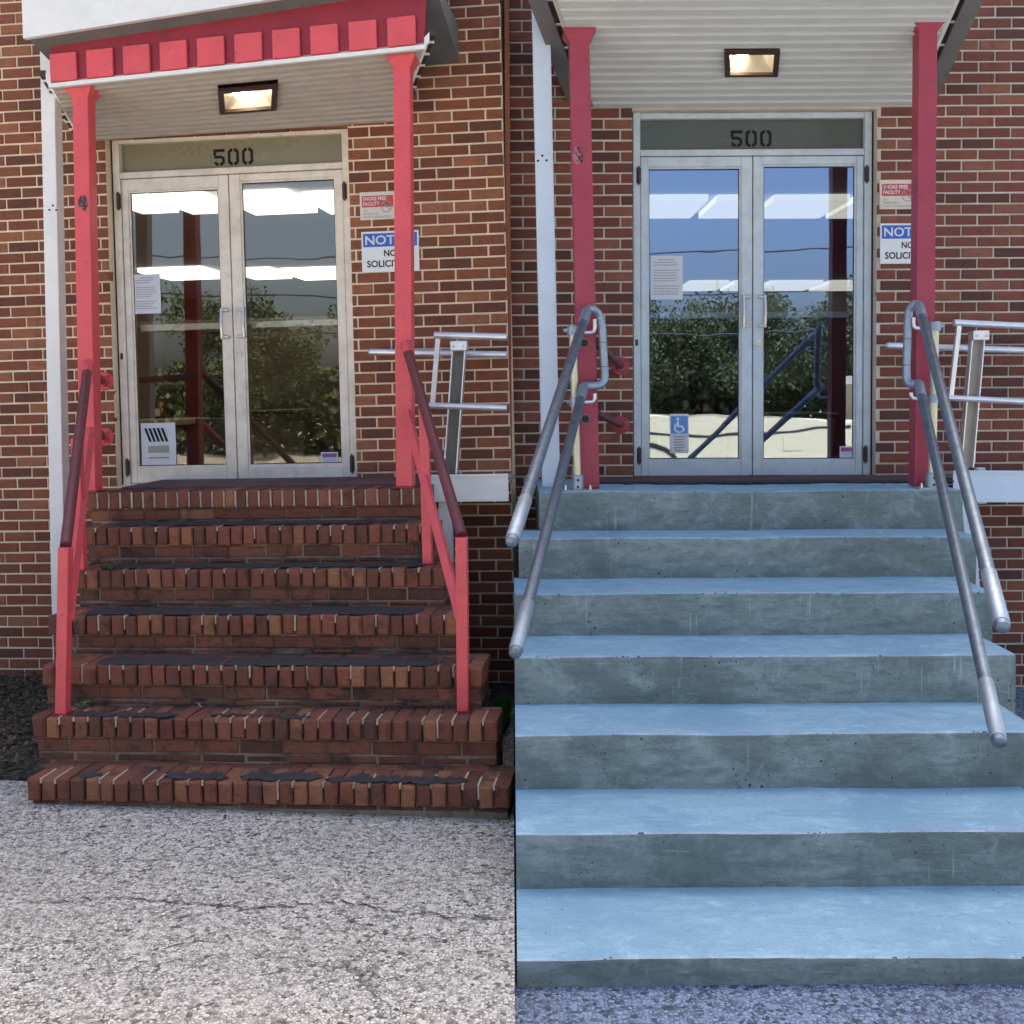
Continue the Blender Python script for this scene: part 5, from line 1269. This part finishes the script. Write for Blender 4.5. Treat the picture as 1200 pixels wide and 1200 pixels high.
# power lines
for i, (zz, yy, lab) in enumerate(((5.0, -9.0, 'highest'), (4.15, -9.2, 'middle'), (3.35, -9.1, 'lowest'))):
    bm = B(); pts = [Vector((x, yy + x * .06, zz - .30 * math.cos(x / 11) + .3 * (x / 11) ** 2 * .4)) for x in [-16 + 32 * k / 40 for k in range(41)]]
    tube(bm, pts, .018, 6); o = obj('power_line', bm, 'black_rubber', None, label=lab + ' black cable of the three strung across the street', cat='cable', group='cables across the street')
for x, lab in ((-16.0, 'left'), (16.0, 'right')):
    t = thing('utility_pole', lab + ' wooden utility pole carrying the cables across the street', 'pole', (x, -9 + x * .06, 0), 'utility poles'); bm = B(); tube(bm, [(x, -9 + x*.06, 0), (x, -9 + x*.06, 7.5)], [.15, .10], 12); obj('pole_shaft', bm, 'bark', t)
    bm = B(); box(bm, x - .05, x + .05, -9.9 + x*.06, -8.1 + x*.06, 6.6, 6.72); obj('cross_arm', bm, 'bark', t)
# parked vehicle whose cream side shows in the right-hand panes
def car(cx, y, label, s=1):
    t = thing('parked_truck', label, 'truck', (cx, y, 0)); K = lambda pts: [(cx + p[0], p[1]) for p in pts]
    bm = B(); poly(bm, K([(-2.9, .55), (-2.95, 1.52), (-2.6, 1.60), (-1.2, 1.52), (.4, 1.50), (1.35, 1.44), (1.45, .55)]), y - .95, y + .95)
    bmesh.ops.bevel(bm, geom=[e for e in bm.edges if abs(e.verts[0].co.y - e.verts[1].co.y) < .01], offset=.05, segments=3, affect='EDGES'); obj('bed_body', bm, 'car_cream', t, smooth=True)
    bm = B(); poly(bm, K([(1.55, .55), (1.55, 2.0), (1.75, 2.12), (2.55, 2.1), (3.15, 1.46), (4.3, 1.30), (4.42, 1.1), (4.42, .55)]), y - .92, y + .92)
    bmesh.ops.bevel(bm, geom=[e for e in bm.edges if abs(e.verts[0].co.y - e.verts[1].co.y) < .01], offset=.08, segments=3, affect='EDGES'); obj('cab', bm, 'car_cream', t, smooth=True)
    bm = B(); poly(bm, K([(1.75, 1.46), (2.85, 1.46), (2.45, 1.98), (1.75, 1.98)]), y + .90, y + .932); obj('side_window', bm, 'car_glass', t)
    for wx in (-1.7, 3.4):
        for sy in (-1, 1):
            bm = B(); c = Vector((cx + wx, y + sy * .86, .42)); tube(bm, [c + Vector((0, -sy*.1, 0)), c + Vector((0, sy*.11, 0))], .42, 24); w = obj('wheel', bm, 'black_rubber', t, smooth=True)
            bm = B(); tube(bm, [c + Vector((0, sy*.111, 0)), c + Vector((0, sy*.125, 0))], [.26, .22], 20); obj('rim', bm, 'steel', w, smooth=True)
    bm = B(); tube(bm, [Vector((cx - 2.8 + 4.1 * k / 14, y + .955, 1.36 - .10 * math.sin(3.14 * k / 14))) for k in range(15)], .018, 6); obj('side_moulding', bm, 'black_rubber', t)
    bm = B(); tube(bm, [Vector((cx - 1.7 + .62 * math.cos(a), y + .955, .50 + .62 * math.sin(a))) for a in [R(15 * k) for k in range(13)]], .03, 6); obj('wheel_arch', bm, 'black_rubber', t)
    for hx, m in ((-2.96, 'sign_red'), (4.42, 'sign_white')):
        bm = B(); box(bm, cx + hx - .03, cx + hx + .03, y + .6, y + .86, .95, 1.15, .015); obj('lamp', bm, m, t)
    bm = B(); box(bm, cx - 2.8, cx + 4.2, y - .7, y + .7, .42, .55); obj('chassis', bm, 'black_rubber', t)
    bm = B(); box(bm, cx + .35, cx + .62, y + .945, y + .958, 1.02, 1.22, .01); obj('fuel_flap', bm, 'car_cream', t)
    return t
car(3.6, -2.9, 'cream pickup truck parked across the lot, its long side reflected in the new doors')

# loose grit and a few leaves on the old paving, long cracks
rd = random.Random(21); bm = B()
for k in range(3600):
    x, y = rd.uniform(-3.1, -.03), rd.uniform(2.9, 5.3); r = rd.uniform(.003, .0085)
    vs = [bm.verts.new((x + r * rd.uniform(.6, 1.2) * math.cos(a), y + r * rd.uniform(.6, 1.2) * math.sin(a), GZL + .001)) for a in (0, 1.25, 2.5, 3.8, 5.0)]
    top = bm.verts.new((x, y, GZL + r * rd.uniform(.5, .9) + .001))
    for i in range(5): bm.faces.new((vs[i], vs[(i+1) % 5], top))
obj('grit', bm, 'grit_stone', None, kind='stuff')
def crack(pts, seed, w=.004):
    rd = random.Random(seed); U_ = []
    for i in range(len(pts) - 1):
        a, b = PZ(*pts[i], GZL), PZ(*pts[i+1], GZL); n = 14
        U_ += [a.lerp(b, k / n) + Vector((rd.uniform(-.008, .008), rd.uniform(-.02, .02), 0)) for k in range(n)]
    U_.append(b); bm = B(); L, H = [], []
    for k, p in enumerate(U_):
        ww = w * rd.uniform(.3, 1.3); L.append(bm.verts.new((p.x, p.y - ww, GZL + .0046))); H.append(bm.verts.new((p.x, p.y + ww, GZL + .0046)))
    for k in range(len(U_) - 1): bm.faces.new((L[k], L[k+1], H[k+1], H[k]))
    obj('crack', bm, 'crack_dark', None, kind='structure')
crack([(30, 1058), (150, 1052), (290, 1066), (400, 1058), (480, 1072), (594, 1077)], 1)
crack([(395, 1075), (470, 1100), (530, 1108), (590, 1128)], 2, .0025)
crack([(40, 1000), (120, 1012), (230, 1004), (330, 1018)], 3, .0018)
crack([(180, 1130), (300, 1118), (420, 1140), (520, 1160)], 4, .0022)

U = UG
rd = random.Random(31); bm = B()
for k in range(150):
    x = rd.uniform(-3.0, -.05); y = rd.uniform(4.75, 5.02) - abs(rd.gauss(0, .05)) if k < 110 else rd.uniform(3.2, 4.9); L = rd.uniform(.008, .028); a = rd.uniform(0, 6.28); z = GZL + .006
    dx, dy = math.cos(a) * L, math.sin(a) * L
    bm.faces.new([bm.verts.new(v) for v in ((x, y, z), (x + dx*.6 - dy*.3, y + dy*.6 + dx*.3, z + rd.uniform(0, .006)), (x + dx, y + dy, z + rd.uniform(0, .006)), (x + dx*.6 + dy*.3, y + dy*.6 - dx*.3, z + rd.uniform(0, .003)))])
obj('leaf_litter', bm, 'leaf_dead', None, kind='stuff')
